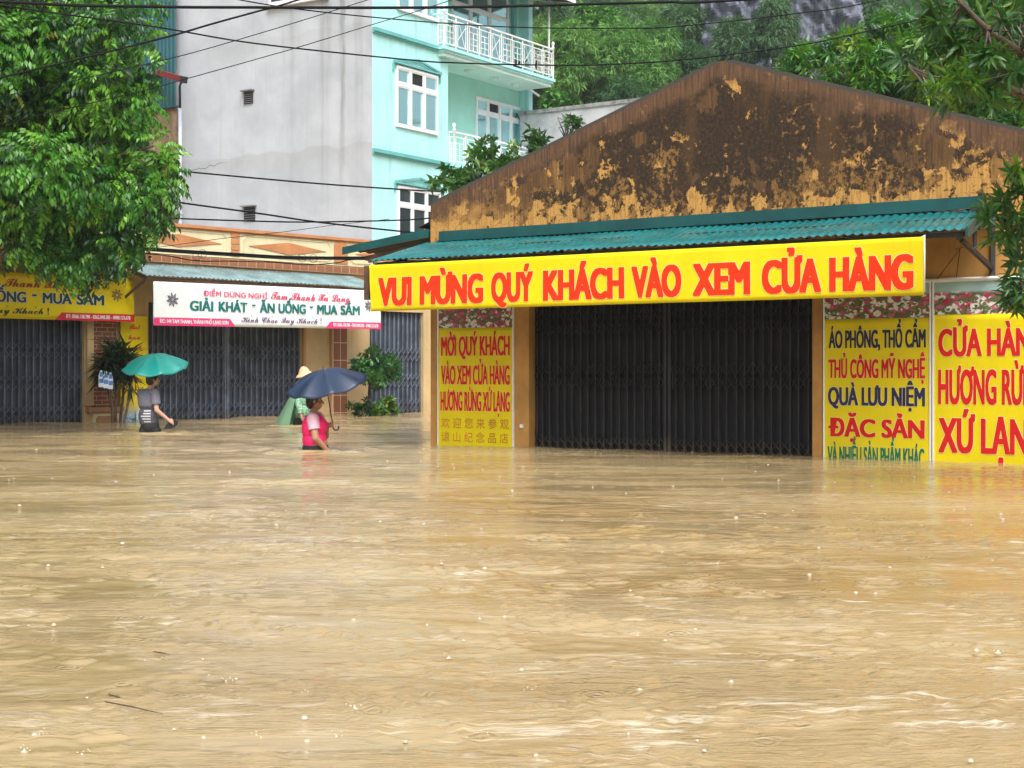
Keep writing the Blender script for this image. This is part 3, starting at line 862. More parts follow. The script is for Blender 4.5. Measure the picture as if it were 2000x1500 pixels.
BO = 1.27
b0, bzt = SHOP.sz(721, 518, BO); b1, bzt1 = SHOP.sz(1805, 462, BO); _, bzb = SHOP.sz(733, 607, BO); _, bzb1 = SHOP.sz(1808, 578, BO)
mb = MB()
wv = wavy_panel(mb, SHOP, b0, b1, (bzb + bzb1) / 2, (bzt + bzt1) / 2, BO, 0, 160, 12, .004, tilt=.03)
t0, tz0 = SHOP.sz(738, 597, BO + .01); t1, tz1 = SHOP.sz(1785, 568.5, BO + .01)
words = ('VUI', 'MỪNG', 'QUÝ', 'KHÁCH', 'VÀO', 'XEM', 'CỬA', 'HÀNG')
spans = ((738, 804), (819, 943.5), (958.5, 1041), (1060, 1219), (1233, 1331), (1352, 1465), (1487, 1604), (1619, 1784))
for w_, (p0, p1) in zip(words, spans):
    mb.text(SHOP, w_, SHOP.s(p0, BO + .01), SHOP.s(p1, BO + .01), 1.862, .355, BO + .0055, 1, .036, .072, 0, (2, .012), wv)
bn = mb.build('welcome_banner', [m_yellow, m_red, m_pale])
tag(bn, 'long yellow banner with one row of big red capitals under the teal awning', 'banner')
for p in (b0 + .03, b1 - .03):
    m2 = MB(); m2.tube([SHOP.P(p, 2.39, BO), SHOP.P(p + .01, 2.42, 1.16)], .004, 5); m2.build('tie_cord', m_white_vinyl, bn)
m2 = MB(); m2.tube([SHOP.P(b1 + .004, 1.82, BO), SHOP.P(b1 + .004, 2.41, BO)], .008, 6)
m2.build('banner_edging', m_white_vinyl, bn)

def poster(name, label, F, a0, a1, z0, z1, zf, off, rows, nflow, border=.018):
    """printed board: flower photo on top, lettering rows (text, a0, a1, zbase, cap, material, bold, spread)"""
    mb = MB()
    mats = [m_yellow, flower_mat(F, zf, z1), m_redd, m_black_p, m_navy, m_green_p, m_gold_p, m_pale]
    wv = wavy_panel(mb, F, a0, a1, z0, zf, off, 0, 24, 30, .004)
    mb.fbox(F, a0, a1, zf + .001, z1, off - .004, off + .001, 1)
    for t_, x0, x1, zb, cap, mi, bo, sp, ol in rows:
        mb.text(F, t_, x0, x1, zb, cap, off + .0045, mi, bo, sp, 0, (7, .013) if ol else None, wv)
    o = mb.build(name, mats)
    fr = MB()
    for x0, x1, q0, q1 in ((a0 - border, a0, z0, z1 + border), (a1, a1 + border, z0, z1 + border), (a0, a1, z1 + .001, z1 + border)):
        fr.fbox(F, x0, x1, q0, q1, off - .012, off + .012)
    fr.build('frame', m_white, o)
    return tag(o, label, 'poster', 'yellow printed posters on the ochre shop front')

def row(F, off, t_, pxa, pxb, ytop, ybot, mi, bo=.024, sp=.056, ol=True):
    a0, za = F.sz(pxa, ybot, off); a1, _ = F.sz(pxb, ybot, off)
    return (t_, a0, a1, za, F.sz(pxa, ytop, off)[1] - za, mi, bo, sp, ol)
PO = .05
_, zf1 = SHOP.sz(930, 640, PO)
poster('invitation_poster', 'narrow yellow poster with red capitals and two lines of Chinese, left of the black gate', SHOP,
       SHOP.s(857, PO), SHOP.s(1001.5, PO), -.35, 2.06, zf1, PO, [
    row(SHOP, PO, 'MỜI QUÝ KHÁCH', 861.6, 996, 657.8, 694.5, 2),
    row(SHOP, PO, 'VÀO XEM CỬA HÀNG', 861.8, 996, 714, 749.8, 2),
    row(SHOP, PO, 'HƯƠNG RỪNG XỨ LẠNG', 861, 996, 764.5, 801, 2),
    ('欢 迎 您 来 参 观', SHOP.s(862.6, PO), SHOP.s(994, PO), SHOP.sz(862, 833.5, PO)[1], .103, 6, .012, 0, False),
    ('谅 山 纪 念 品 店', SHOP.s(862.6, PO), SHOP.s(993, PO), SHOP.sz(862, 860.5, PO)[1], .103, 6, .012, 0, False)], 1)
_, zf2 = SHOP.sz(1710, 622, PO)
poster('goods_poster', 'yellow poster listing goods in black, red and green rows, right of the black gate', SHOP,
       SHOP.s(1611, PO), SHOP.s(1816, PO), -.35, 1.985, zf2, PO, [
    row(SHOP, PO, 'ÁO PHÔNG, THỔ CẨM', 1618.5, 1808.5, 646, 679.6, 3),
    row(SHOP, PO, 'THỦ CÔNG MỸ NGHỆ', 1618, 1807.5, 702.2, 737.6, 2),
    row(SHOP, PO, 'QUÀ LƯU NIỆM', 1617.5, 1807, 756, 790.5, 4),
    row(SHOP, PO, 'ĐẶC SẢN', 1618, 1806.5, 817.4, 851, 2, .03, .05),
    row(SHOP, PO, 'VÀ NHIỀU SẢN PHẨM KHÁC', 1616.5, 1806, 871, 905, 5)], 1)
_, zf3 = SHOP.sz(1900, 613.5, PO)
poster('shop_name_poster', 'wide yellow poster with only big red capitals, beside the near mango leaves', SHOP,
       SHOP.s(1824.5, PO), SHOP.s(2058, PO), -.35, 1.985, zf3, PO, [
    row(SHOP, PO, 'CỬA HÀNG', 1832.5, 2046, 643, 694.6, 2, .026, .05),
    row(SHOP, PO, 'HƯƠNG RỪNG', 1832.5, 2046, 722, 787.5, 2, .026, .05),
    row(SHOP, PO, 'XỨ LẠNG', 1833, 2046, 816, 882, 2, .026, .05)], 1)
# ------------------------------------------------------------------ cream refreshment shop on the left
m_cream = M('cream_plaster', (0.56, 0.40, 0.20), 0.7, 0.12, 1.5, 0.1, 30, streak=0.25)
m_creamlt = M('cream_panel_paint', (0.74, 0.66, 0.42), 0.6, 0.08, 1.5, streak=0.2)
m_tan = M('tan_plaster', (0.42, 0.23, 0.10), 0.7, 0.15, 1.5)
m_orange = M('orange_paint', (0.52, 0.22, 0.085), 0.65, 0.14, 2, streak=0.2)
m_tile = M('brown_tile', (0.26, 0.085, 0.035), 0.35, 0.2, 4)
m_awn2 = M('faded_blue_sheet', (0.17, 0.26, 0.27), 0.38, 0.3, 2.5, streak=0.3)
m_pink = M('magenta_print', (0.72, 0.04, 0.17), 0.45, .04)
m_redstrip = M('red_strip_print', (0.60, 0.012, 0.03), 0.45, .04)
m_tealp = M('teal_print', (0.004, 0.17, 0.15), 0.45)
m_dkgreen = M('dark_green_print', (0.008, 0.055, 0.045), 0.45)
m_maroon = M('maroon_print', (0.28, 0.02, 0.02), 0.45)
m_violet = M('violet_print', (0.16, 0.07, 0.20), 0.45)
m_anise = M('star_anise_print', (0.055, 0.035, 0.07), 0.45)
m_anise_b = M('brown_star_anise_print', (0.11, 0.025, 0.02), 0.45)
m_grey_p = M('pale_grey_print', (0.45, 0.43, 0.50), 0.45)
def brick_mat(F):
    b = NB('red_brick'); s_, z = b.frame(F)
    n = b.t.nodes.new('ShaderNodeTexBrick'); b.link(b.xyz(s_, z, 0.0), n.inputs['Vector'])
    n.inputs['Color1'].default_value = (0.20, 0.065, 0.032, 1); n.inputs['Color2'].default_value = (0.27, 0.095, 0.045, 1); n.inputs['Mortar'].default_value = (0.45, 0.33, 0.22, 1)
    n.inputs['Scale'].default_value = 1.0; n.inputs['Mortar Size'].default_value = 0.008; n.inputs['Brick Width'].default_value = 0.25; n.inputs['Row Height'].default_value = 0.085
    return b.done(n.outputs['Color'], 0.75)
def grid_mat(F, w, h_, z0, c1, line, ms=.012, off=0.5, x0=0.0):
    b = NB('tile_grid'); s_, z = b.frame(F)
    n = b.t.nodes.new('ShaderNodeTexBrick'); b.link(b.xyz(b.math('SUBTRACT', s_, x0), b.math('SUBTRACT', z, z0), 0.0), n.inputs['Vector'])
    n.inputs['Color1'].default_value = (*c1, 1); n.inputs['Color2'].default_value = tuple(x * 1.15 for x in c1) + (1,); n.inputs['Mortar'].default_value = (*line, 1)
    n.inputs['Scale'].default_value = 1.0; n.inputs['Mortar Size'].default_value = ms; n.inputs['Brick Width'].default_value = w; n.inputs['Row Height'].default_value = h_
    n.offset = off
    return b.done(n.outputs['Color'], 0.5)
m_brick = brick_mat(REST)

rest = thing('cream_shop', 'single storey cream shop with orange diamond parapet and folding gates', 'shop', tuple(REST.P(0, GROUND)))
rs = lambda px, off=0.0: REST.s(px, off)
A0, A1 = rs(-330), rs(905)
mb = MB()
mb.fbox(REST, A0, A1, 2.42, 3.24, -.22, 0)
for p0, p1 in ((165, 290), (590, 722), (827, 905)):
    mb.fbox(REST, rs(p0), rs(p1), GROUND, 2.419, -.22, 0)
mb.fbox(REST, A0, A1, GROUND, 3.9, -4.6, -4.4); mb.fbox(REST, A0, A0 + .2, GROUND, 3.9, -4.399, -.23); mb.fbox(REST, A1 - .2, A1, GROUND, 3.9, -4.399, -.23)
mb.fbox(REST, A0, A1, 3.30, 3.45, -4.399, -.2)
mb.build('wall', m_cream, rest)
# parapet
zt = 4.06
mb = MB(); mb.fbox(REST, A0, A1, 3.42, zt - .065, -.16, .06)
par = mb.build('parapet', m_creamlt, rest)
mb = MB(); mb.fbox(REST, A0, A1, zt - .064, zt, -.2, .12); mb.fbox(REST, A0, A1, zt - .095, zt - .066, -.18, .085); mb.build('coping', m_orange, par)
d0, d1 = rs(450, .06), rs(468, .06); e0, e1 = rs(652, .06), rs(678, .06)
pitch = (d0 - (e0 + (e1 - d1) * 0)) * -1
pan = e0 - d1
starts = [d1 - (pan + (d1 - d0)) * k for k in range(0, 5)] + [e1]
for st in starts:
    c = st + pan / 2; zc = 3.715
    m2 = MB(); hw, hh = pan * .41, .135
    if st == e1: pass
    m2.fprism(REST, [(c - hw, zc), (c, zc - hh), (c + hw, zc), (c, zc + hh)], .061, .075)
    m2.build('diamond', m_orange, par)
    m2 = MB(); w_, h_ = pan * .47, .215; cr = .12
    out = [(-w_ + cr, -h_), (w_ - cr, -h_), (w_ - .02, -h_ + .06), (w_ - .02, h_ - .1), (w_ - cr, h_), (-w_ + cr, h_), (-w_ + .02, h_ - .1), (-w_ + .02, -h_ + .06)]
    for i in range(8):
        p_, q_ = out[i], out[(i + 1) % 8]
        m2.bar(REST.P(c + p_[0], zc + p_[1], .068), REST.P(c + q_[0], zc + q_[1], .068), .014, .018, up=tuple(REST.n))
    m2.build('panel_moulding', m_creamlt, par)
for k in range(4):
    x0 = d0 - (pan + (d1 - d0)) * k
    m2 = MB()
    for j in range(4):
        m2.fbox(REST, x0 + .01, x0 + (d1 - d0) - .01, 3.47 + j * .13, 3.57 + j * .13, .061, .08)
    m2.build('lattice_panel', m_orange, par)
m2 = MB(); m2.fprism(REST, [(e0, 3.47), (e1, 3.47), (e1, 3.88), (e1 - .06, 3.95), (e0 + .06, 3.95), (e0, 3.88)], .061, .085); m2.build('shaped_pier', m_orange, par)
mb = MB(); mb.fbox(REST, A0, A1, 3.242, 3.40, -.1, .10); mb.build('tile_band', grid_mat(REST, .245, .16, 3.241, (0.36, 0.145, 0.07), (0.62, 0.47, 0.32), .008, 0.0), rest)
# corrugated awning
aa0, aa1 = REST.sz(283, 540, 1.05)[0], REST.sz(742, 560, 1.05)[0]
mb = MB(); mb.corr(REST, aa0, aa1, 3.19, .11, 2.885, 1.08, .11, .012)
aw2 = mb.build('awning', m_awn2, rest)
mb = MB(); mb.fbox(REST, aa0 + .03, aa1 - .03, 2.80, 2.86, .98, 1.04); mb.fbox(REST, aa0 + .03, aa1, 3.07, 3.11, .3, .35); mb.build('purlin', m_wood, aw2)
for a in (aa0 + .06, (aa0 + aa1) / 2, aa1 - .1):
    mb = MB(); mb.bar(REST.P(a, 2.82, 1.0), REST.P(a, 3.12, .12), .05, .06); mb.bar(REST.P(a, 2.80, .95), REST.P(a, 2.35, .03), .04, .04); mb.build('bracket', m_wood, aw2)
l_aw0, l_aw1 = A0, rs(245, .5)
mb = MB(); mb.corr(REST, l_aw0, l_aw1, 3.15, .03, 2.98, .75, .16, .02); mb.build('side_awning', m_tile, rest)
# gates
gates = [(rs(-150), rs(165)), (rs(290), rs(590)), (rs(722), rs(826))]
for (g0, g1), sp in zip(gates, (False, True, False)):
    folding_gate(REST, g0, g1, GROUND, 2.419, -.10, .150, [m_gate_blue, m_gate_bluesheet], rest, [(.10, .17), (.70, .17), (1.32, .17)], sp)
# brick pillar with its base, tile pier
mb = MB(); mb.fbox(REST, rs(180), rs(224), .30, 2.5, .001, .05); mb.build('brick_panel', m_brick, rest)
mb = MB(); mb.fbox(REST, rs(166.5), rs(179), .32, 2.5, .001, .08); mb.build('pilaster', m_cream, rest)
mb = MB(); mb.fbox(REST, rs(166), rs(236), .20, .29, .001, .13); mb.fbox(REST, rs(170), rs(232), .16, .199, .001, .09); mb.build('base_moulding', m_tan, rest)
mb = MB(); mb.fbox(REST, rs(180), rs(230), GROUND, .159, .001, .06, 0); mb.fprism(REST, [(rs(184), -.3), (rs(226), -.3), (rs(226), .05), (rs(222), .11), (rs(188), .11), (rs(184), .05)], .061, .07, 1); mb.build('pillar_base', [m_creamlt, m_tan], rest)
mb = MB()
for p0, p1 in ((590, 595), (643.5, 649)): mb.fbox(REST, rs(p0), rs(p1), GROUND, 2.41, .001, .05)
mb.build('door_trim', m_tan, rest)
mb = MB(); mb.fbox(REST, rs(651, .1), rs(678.5, .1), GROUND, 2.6, .001, .10); mb.build('tile_pier', grid_mat(REST, .215, .40, .05, (0.25, 0.085, 0.038), (0.66, 0.50, 0.33), .009, 0.0, rs(651, .1) + .0), rest)

# ------------------------------------------------------------------ signs of the cream shop
def anise(mb, F, a, z, r, off, mi, mi2):
    for k in range(8):
        t = k * math.pi / 4 + .2
        dx, dz = math.cos(t), math.sin(t); nx_, nz_ = -dz, dx
        pts = [(.10, 0), (.5, -.17), (.75, -.12), (1.0, 0), (.75, .12), (.5, .17)]
        mb.fquad(F, [(a + r * (x * dx + y * nx_), z + r * (x * dz + y * nz_)) for x, y in pts], off, mi)
        pts = [(.30, 0), (.55, -.055), (.78, 0), (.55, .055)]
        mb.fquad(F, [(a + r * (x * dx + y * nx_), z + r * (x * dz + y * nz_)) for x, y in pts], off + .002, mi2)
    mb.fquad(F, [(a + r * .16 * math.cos(q * 1.047), z + r * .16 * math.sin(q * 1.047)) for q in range(6)], off + .003, mi2)

def accent(mb, F, a, z, h_, kind, off, mi):
    """small marks over or under calligraphic letters"""
    if kind == 'acute': mb.fquad(F, [(a, z), (a + h_ * .25, z), (a + h_ * .9, z + h_), (a + h_ * .5, z + h_)], off, mi)
    elif kind == 'grave': mb.fquad(F, [(a, z), (a + h_ * .25, z), (a - h_ * .4, z + h_), (a - h_ * .8, z + h_)], off, mi)
    elif kind == 'dot': mb.fquad(F, [(a, z), (a + h_ * .5, z), (a + h_ * .5, z + h_ * .5), (a, z + h_ * .5)], off, mi)
    elif kind == 'horn': mb.fquad(F, [(a, z), (a + h_ * .6, z + h_ * .2), (a + h_ * .7, z + h_ * .9), (a + h_ * .4, z + h_ * .4)], off, mi)

def rest_banner(mb, F, a0, a1, z0, z1, off, cols, zr=0.0, wv=None):
    """lettering shared by both banners; a0..a1 is the printed width; cols = indices"""
    cl, cs, cb, ck, strip, st, st2, wh = cols
    L = a1 - a0; hh = z1 - z0
    X = lambda f: a0 + L * f
    Zf = lambda f, x: z0 + hh * f + zr * (x)
    mb.text(F, 'ĐIỂM DỪNG NGHỈ', X(.195), X(.465), Zf(.705, .33), hh * .115, off, cl, .02, .01, wave=wv)
    mb.text(F, script('Tam Thanh'), X(.480), X(.680), Zf(.69, .58), hh * .185, off, cs, .008, .012, wave=wv)
    mb.text(F, script('Xu Lang'), X(.695), X(.845), Zf(.69, .77), hh * .185, off, cs, .008, .012, wave=wv)
    accent(mb, F, X(.735), Zf(.87, .75), hh * .06, 'acute', off, cs); accent(mb, F, X(.742), Zf(.80, .75), hh * .05, 'horn', off, cs); accent(mb, F, X(.795), Zf(.635, .75), hh * .05, 'dot', off, cs)
    for w_, f0, f1 in (('GIẢI', .140, .235), ('KHÁT', .257, .378), ('-', .398, .413), ('ĂN', .431, .497), ('UỐNG', .513, .637), ('-', .655, .670), ('MUA', .689, .785), ('SẮM', .800, .894)):
        mb.text(F, w_, X(f0), X(f1), Zf(.36, (f0 + f1) / 2) + (hh * .09 if w_ == '-' else 0), hh * .225 if w_ != '-' else hh * .225, off + .001, cb, .03, .045, 0, (wh, .02) if wh is not None else None, wave=wv)
    mb.text(F, script('Kinh Chao'), X(.352), X(.510), Zf(.115, .43), hh * .145, off, ck, .006, .01, wave=wv)
    mb.text(F, script('Quy Khach !'), X(.525), X(.710), Zf(.115, .62), hh * .145, off, ck, .006, .01, wave=wv)
    for f_, k_ in ((.392, 'acute'), (.487, 'grave'), (.575, 'acute'), (.665, 'acute')): accent(mb, F, X(f_), Zf(.235, f_), hh * .045, k_, off, ck)
    sh = hh * .185
    mb.fquad(F, [(a0, z0), (X(.327), z0 + zr * .327), (X(.305), z0 + sh + zr * .3), (a0, z0 + sh)], off - .001, strip)
    mb.fquad(F, [(X(.730), z0 + zr * .73), (a1, z0 + zr), (a1, z0 + sh * .92 + zr), (X(.752), z0 + sh * .92 + zr * .75)], off - .001, strip)
    mb.text(F, 'ĐC: 144 TAM THANH, THÀNH PHỐ LẠNG SƠN', X(.022), X(.298), Zf(.055, .15), hh * .085, off + .001, 7 if wh is None else wh, .03, .03, wave=wv)
    mb.text(F, 'ĐT: 0366.138.788 - 0362.048.585 - 0988.123.678', X(.765), X(.985), Zf(.05, .88), hh * .08, off + .001, 7 if wh is None else wh, .03, .03, wave=wv)
    anise(mb, F, X(.072), z0 + hh * .60, hh * .175, off + .001, st, st2)
    anise(mb, F, X(.938), z0 + hh * .60 + zr * .94, hh * .155, off + .001, st, st2)

BO2 = 1.10
w0, wz1 = REST.sz(300, 549.5, BO2); w1, wzb = REST.sz(743.5, 643, BO2); _, wz0 = REST.sz(301, 635.5, BO2)
mb = MB(); wv = wavy_panel(mb, REST, w0, w1, wz0, wz1, BO2, 0, 120, 10, .008, zs1=wzb - wz0)
rest_banner(mb, REST, w0, w1, wz0, wz1, BO2 + .014, (1, 1, 2, 3, 4, 5, 6, None), wzb - wz0, None)
o = mb.build('white_banner', [m_white_vinyl, m_pink, m_tealp, m_violet, m_pink, m_anise, m_grey_p, m_white])
tag(o, 'white banner with green capitals, star anise and two pink address strips', 'banner', 'refreshment banners of the cream shop')
YO = .30
y1, yz0 = REST.sz(262, 629, YO); _, yz1 = REST.sz(262, 544, YO)
# printed width from the visible right half of the lettering
ya, yb = REST.sz(194, 590, YO)[0], REST.sz(0, 590, YO)[0]
yL = (ya - yb) / (.894 - .566); y0 = yb - .566 * yL; yE = y0 + yL
mb = MB(); wavy_panel(mb, REST, y0, y1, yz0, yz1, YO, 0, 90, 8, .004)
rest_banner(mb, REST, y0, y1, yz0, yz1, YO + .012, (5, 5, 2, 3, 4, 7, 6, 1))
o = mb.build('yellow_banner', [m_yellow, m_white, m_dkgreen, m_black_p, m_redstrip, m_maroon, m_pale, m_anise_b])
tag(o, 'yellow version of the refreshment banner, partly under the drooping tree leaves', 'banner', 'refreshment banners of the cream shop')
# vertical poster with the greeting
def lotus_mat(F, z0):
    b = NB('lotus_print'); s_, z = b.frame(F)
    vec = b.xyz(s_, 0.0, z)
    n = b.noise(vec, 5, 4); v = b.voro(vec, 8.0)
    sky_ = b.mix(b.smooth(z, z0 + .05, z0 + .36), (0.30, 0.50, 0.66), (0.79, 0.62, 0.05))
    c = b.mix(b.math('MULTIPLY', b.smooth(n, .55, .65), b.smooth(z, z0 + .30, z0 + .1)), sky_, (0.75, 0.72, 0.78))
    c = b.mix(b.math('MULTIPLY', b.math('LESS_THAN', v.outputs['Distance'], .18), b.smooth(z, z0 + .12, z0 + .1)), c, (0.55, 0.25, 0.45))
    c = b.mix(b.math('MULTIPLY', b.math('GREATER_THAN', b.noise(vec, 14, 3), .60), b.smooth(z, z0 + .15, z0 + .05)), c, (0.03, 0.20, 0.06))
    return b.done(c, .45)
VO = .09
v0, v1 = rs(236, VO), rs(288, VO)
zt_ = REST.sz(260, 617, VO)[1]; zl = REST.sz(260, 772, VO)[1]
mb = MB(); mb.fbox(REST, v0, v1, zl + .001, zt_, VO - .02, VO, 0); mb.fbox(REST, v0, v1, -.4, zl, VO - .02, VO, 1)
for t_, yb_, x0, x1 in (('Rat', 643, 252, 274), ('han', 663, 250, 274), ('hanh', 683, 247, 277), ('don', 703, 250, 273), ('tiep', 723, 248, 276), ('quy', 743, 250, 272), ('khach', 764, 243, 281)):
    mb.text(REST, script(t_), rs(x0, VO), rs(x1, VO), REST.sz(260, yb_, VO)[1], .105, VO + .004, 2, .01, .01)
mb.fquad(REST, [(rs(263, VO), .0), (rs(266, VO), .0), (rs(264, VO), .2), (rs(263, VO), .2)], VO + .003, 3)
o = mb.build('greeting_poster', [m_yellow, lotus_mat(REST, .0), m_redstrip, m_green_p])
tag(o, 'tall yellow greeting poster with red script and a lotus pond, behind the spiky plant', 'poster')
# cut-out sign of water bottles
mb = MB(); c0, c1 = rs(193, 1.0), rs(220, 1.0); zb_ = REST.sz(206, 756, 1.0)[1]
for k in range(3):
    a = c0 + (c1 - c0) * (k + .5) / 3; hw = (c1 - c0) / 6 * 1.02; dz = -.02 * k
    mb.fprism(REST, [(a - hw, zb_ + dz), (a + hw, zb_ + dz), (a + hw, zb_ + .22 + dz), (a + hw * .45, zb_ + .28 + dz), (a + hw * .45, zb_ + .32 + dz), (a - hw * .45, zb_ + .32 + dz), (a - hw * .45, zb_ + .28 + dz), (a - hw, zb_ + .22 + dz)], .99 - k * .003, 1.005 + k * .003, 0)
    mb.fquad(REST, [(a - hw * .9, zb_ + .08 + dz), (a + hw * .9, zb_ + .08 + dz), (a + hw * .9, zb_ + .16 + dz), (a - hw * .9, zb_ + .16 + dz)], 1.008 + k * .003, 1)
    mb.fquad(REST, [(a - hw * .9, zb_ + .20 + dz), (a + hw * .9, zb_ + .20 + dz), (a + hw * .4, zb_ + .29 + dz), (a - hw * .4, zb_ + .29 + dz)], 1.008 + k * .003, 1)
m_bottle = M('bottle_print_blue', (0.09, 0.22, 0.50), .4); m_pale_blue = M('bottle_print_pale', (0.62, 0.72, 0.82), .4)
o = mb.build('bottle_sign', [m_pale_blue, m_bottle]); tag(o, 'small cut-out sign of three blue and white water bottles hanging by the brick pillar', 'sign')
m2 = MB(); m2.tube([REST.P((c0 + c1) / 2, zb_ + .3, .995), REST.P((c0 + c1) / 2 + .05, zb_ + .55, 1.0)], .004, 5); m2.build('string', m_steel_dk, o)
# ------------------------------------------------------------------ the mint town house
m_mint = M('mint_paint', (0.42, 0.79, 0.79), 0.6, 0.07, 1.2, streak=0.30)
m_mint_in = M('mint_green_paint', (0.36, 0.72, 0.64), 0.6, 0.06, 1.2)
m_mint_dk = M('mint_trim_paint', (0.13, 0.42, 0.42), 0.55, 0.1, 2)
m_mint_lt = M('mint_ceiling_paint', (0.60, 0.76, 0.72), 0.6, 0.05, 1)
def grey_wall_mat():
    b = NB('bare_cement_render')
    s_, z = b.frame(GREY)
    n = b.noise(b.xyz(s_, 0.0, z), .7, 7, .6, .3)
    st = b.noise(b.xyz(b.math('MULTIPLY', s_, 4.5), 0.0, b.math('MULTIPLY', z, .22)), 1.0, 7, .65)
    fine = b.noise(b.xyz(b.math('MULTIPLY', s_, 22), 0.0, b.math('MULTIPLY', z, 1.4)), 1.0, 4, .6)
    c = b.mix(b.smooth(n, .3, .7), (0.385, 0.415, 0.455), (0.49, 0.525, 0.57))
    c = b.mix(b.math('MULTIPLY', b.smooth(st, .52, .74), .30), c, (0.30, 0.295, 0.285))
    c = b.mix(b.math('MULTIPLY', b.smooth(fine, .5, .75), .15), c, (0.34, 0.33, 0.33))
    # the wet streaks under the roof edge near the corner, dirt along the floor slabs
    wob = b.math('MULTIPLY', b.math('SUBTRACT', b.noise(b.xyz(0.0, 0.0, z), 1.3, 4), .5), .25)
    for sc_, w_, k in ((GREY.s(668), .16, .75), (GREY.s(635), .30, .38), (GREY.s(700), .25, .30), (GREY.s(570), .22, .22)):
        dd = b.math('ABSOLUTE', b.math('SUBTRACT', b.math('ADD', s_, wob), sc_))
        g = b.math('MULTIPLY', b.smooth(dd, w_, w_ * .1), b.math('MULTIPLY', b.smooth(z, 4.5, 11.0), k))
        g = b.math('MULTIPLY', g, b.smooth(st, .30, .62))
        c = b.mix(g, c, (0.115, 0.115, 0.098))
    for zs_, a_ in ((7.0, .22), (10.3, .14)):
        lv = b.math('SUBTRACT', z, b.math('ADD', zs_, b.math('MULTIPLY', b.noise(b.xyz(s_, 0.0, 1.0), 1.2, 5), .5)))
        g = b.math('MULTIPLY', b.smooth(lv, -.75, -.05), b.smooth(lv, .06, .0))
        c = b.mix(b.math('MULTIPLY', g, a_), c, (0.25, 0.245, 0.22))
    crk = b.math('ABSOLUTE', b.math('SUBTRACT', z, b.math('ADD', 6.75, b.math('ADD', b.math('MULTIPLY', s_, .10), b.math('MULTIPLY', b.noise(b.xyz(s_, 0.0, 2.0), 3.0, 7, .7), .35)))))
    g = b.math('MULTIPLY', b.smooth(crk, .022, .006), b.smooth(s_, 2.3, 1.6))
    c = b.mix(b.math('MULTIPLY', g, .7), c, (0.09, 0.085, 0.08))
    b.bump(b.noise(b.xyz(s_, 0.0, z), 18, 6), .15, .01)
    return b.done(c, .85, .3)
m_glass = NB('window_glass'); m_glass.done((0.50, 0.86, 0.90), 0.04, 0.6, 0.85); m_glass = m_glass.mat
m_glass_dk = NB('dark_window_glass'); m_glass_dk.done((0.02, 0.035, 0.038), 0.05, 0.6); m_glass_dk = m_glass_dk.mat
m_frame = M('window_frame_white', (0.78, 0.79, 0.82), .4, .04)
m_dark = M('dark_opening', (0.012, 0.012, 0.014), .8)
mint = thing('town_house', 'tall mint green town house with a bare grey side wall and a railed balcony', 'house', tuple(MINT.P(0, GROUND)))
ms = lambda px, off=0.0: MINT.s(px, off)
bay = ms(875); REC = -1.15
rr0 = ms(1020, REC + .1); rr1 = ms(1040, REC + .35)
TOPZ = 15.0
mb = MB(); mb.fbox(MINT, .022, bay, GROUND, TOPZ, -.2, 0); mb.fbox(MINT, bay - .2, bay, GROUND, TOPZ, REC - .2, -.201)
mb.build('front_wall', m_mint, mint)
mb = MB(); mb.fbox(MINT, bay, rr1, GROUND, TOPZ, REC - .2, REC); mb.build('recessed_wall', m_mint_in, mint)
mb = MB(); mb.fbox(MINT, rr0, rr1, GROUND, TOPZ, REC + .002, REC + .35); mb.build('corner_pilaster', m_mint, mint)
mb = MB(); mb.fbox(GREY, 0, 7.488, GROUND, TOPZ, -.02, .004); sw = mb.build('side_wall', grey_wall_mat(), mint)
mb = MB(); mb.fbox(MINT, .022, rr1, GROUND, TOPZ - .3, -7.49, REC - .201); mb.build('house_body', m_mint_in, mint)
for z in (7.07, 10.40, 13.7):
    mb = MB(); mb.fbox(MINT, .02, bay + .01, z - .05, z + .05, .001, .10); mb.fbox(MINT, .02, bay + .01, z - .10, z - .051, .001, .06)
    mb.build('string_course', m_mint_dk, mint)

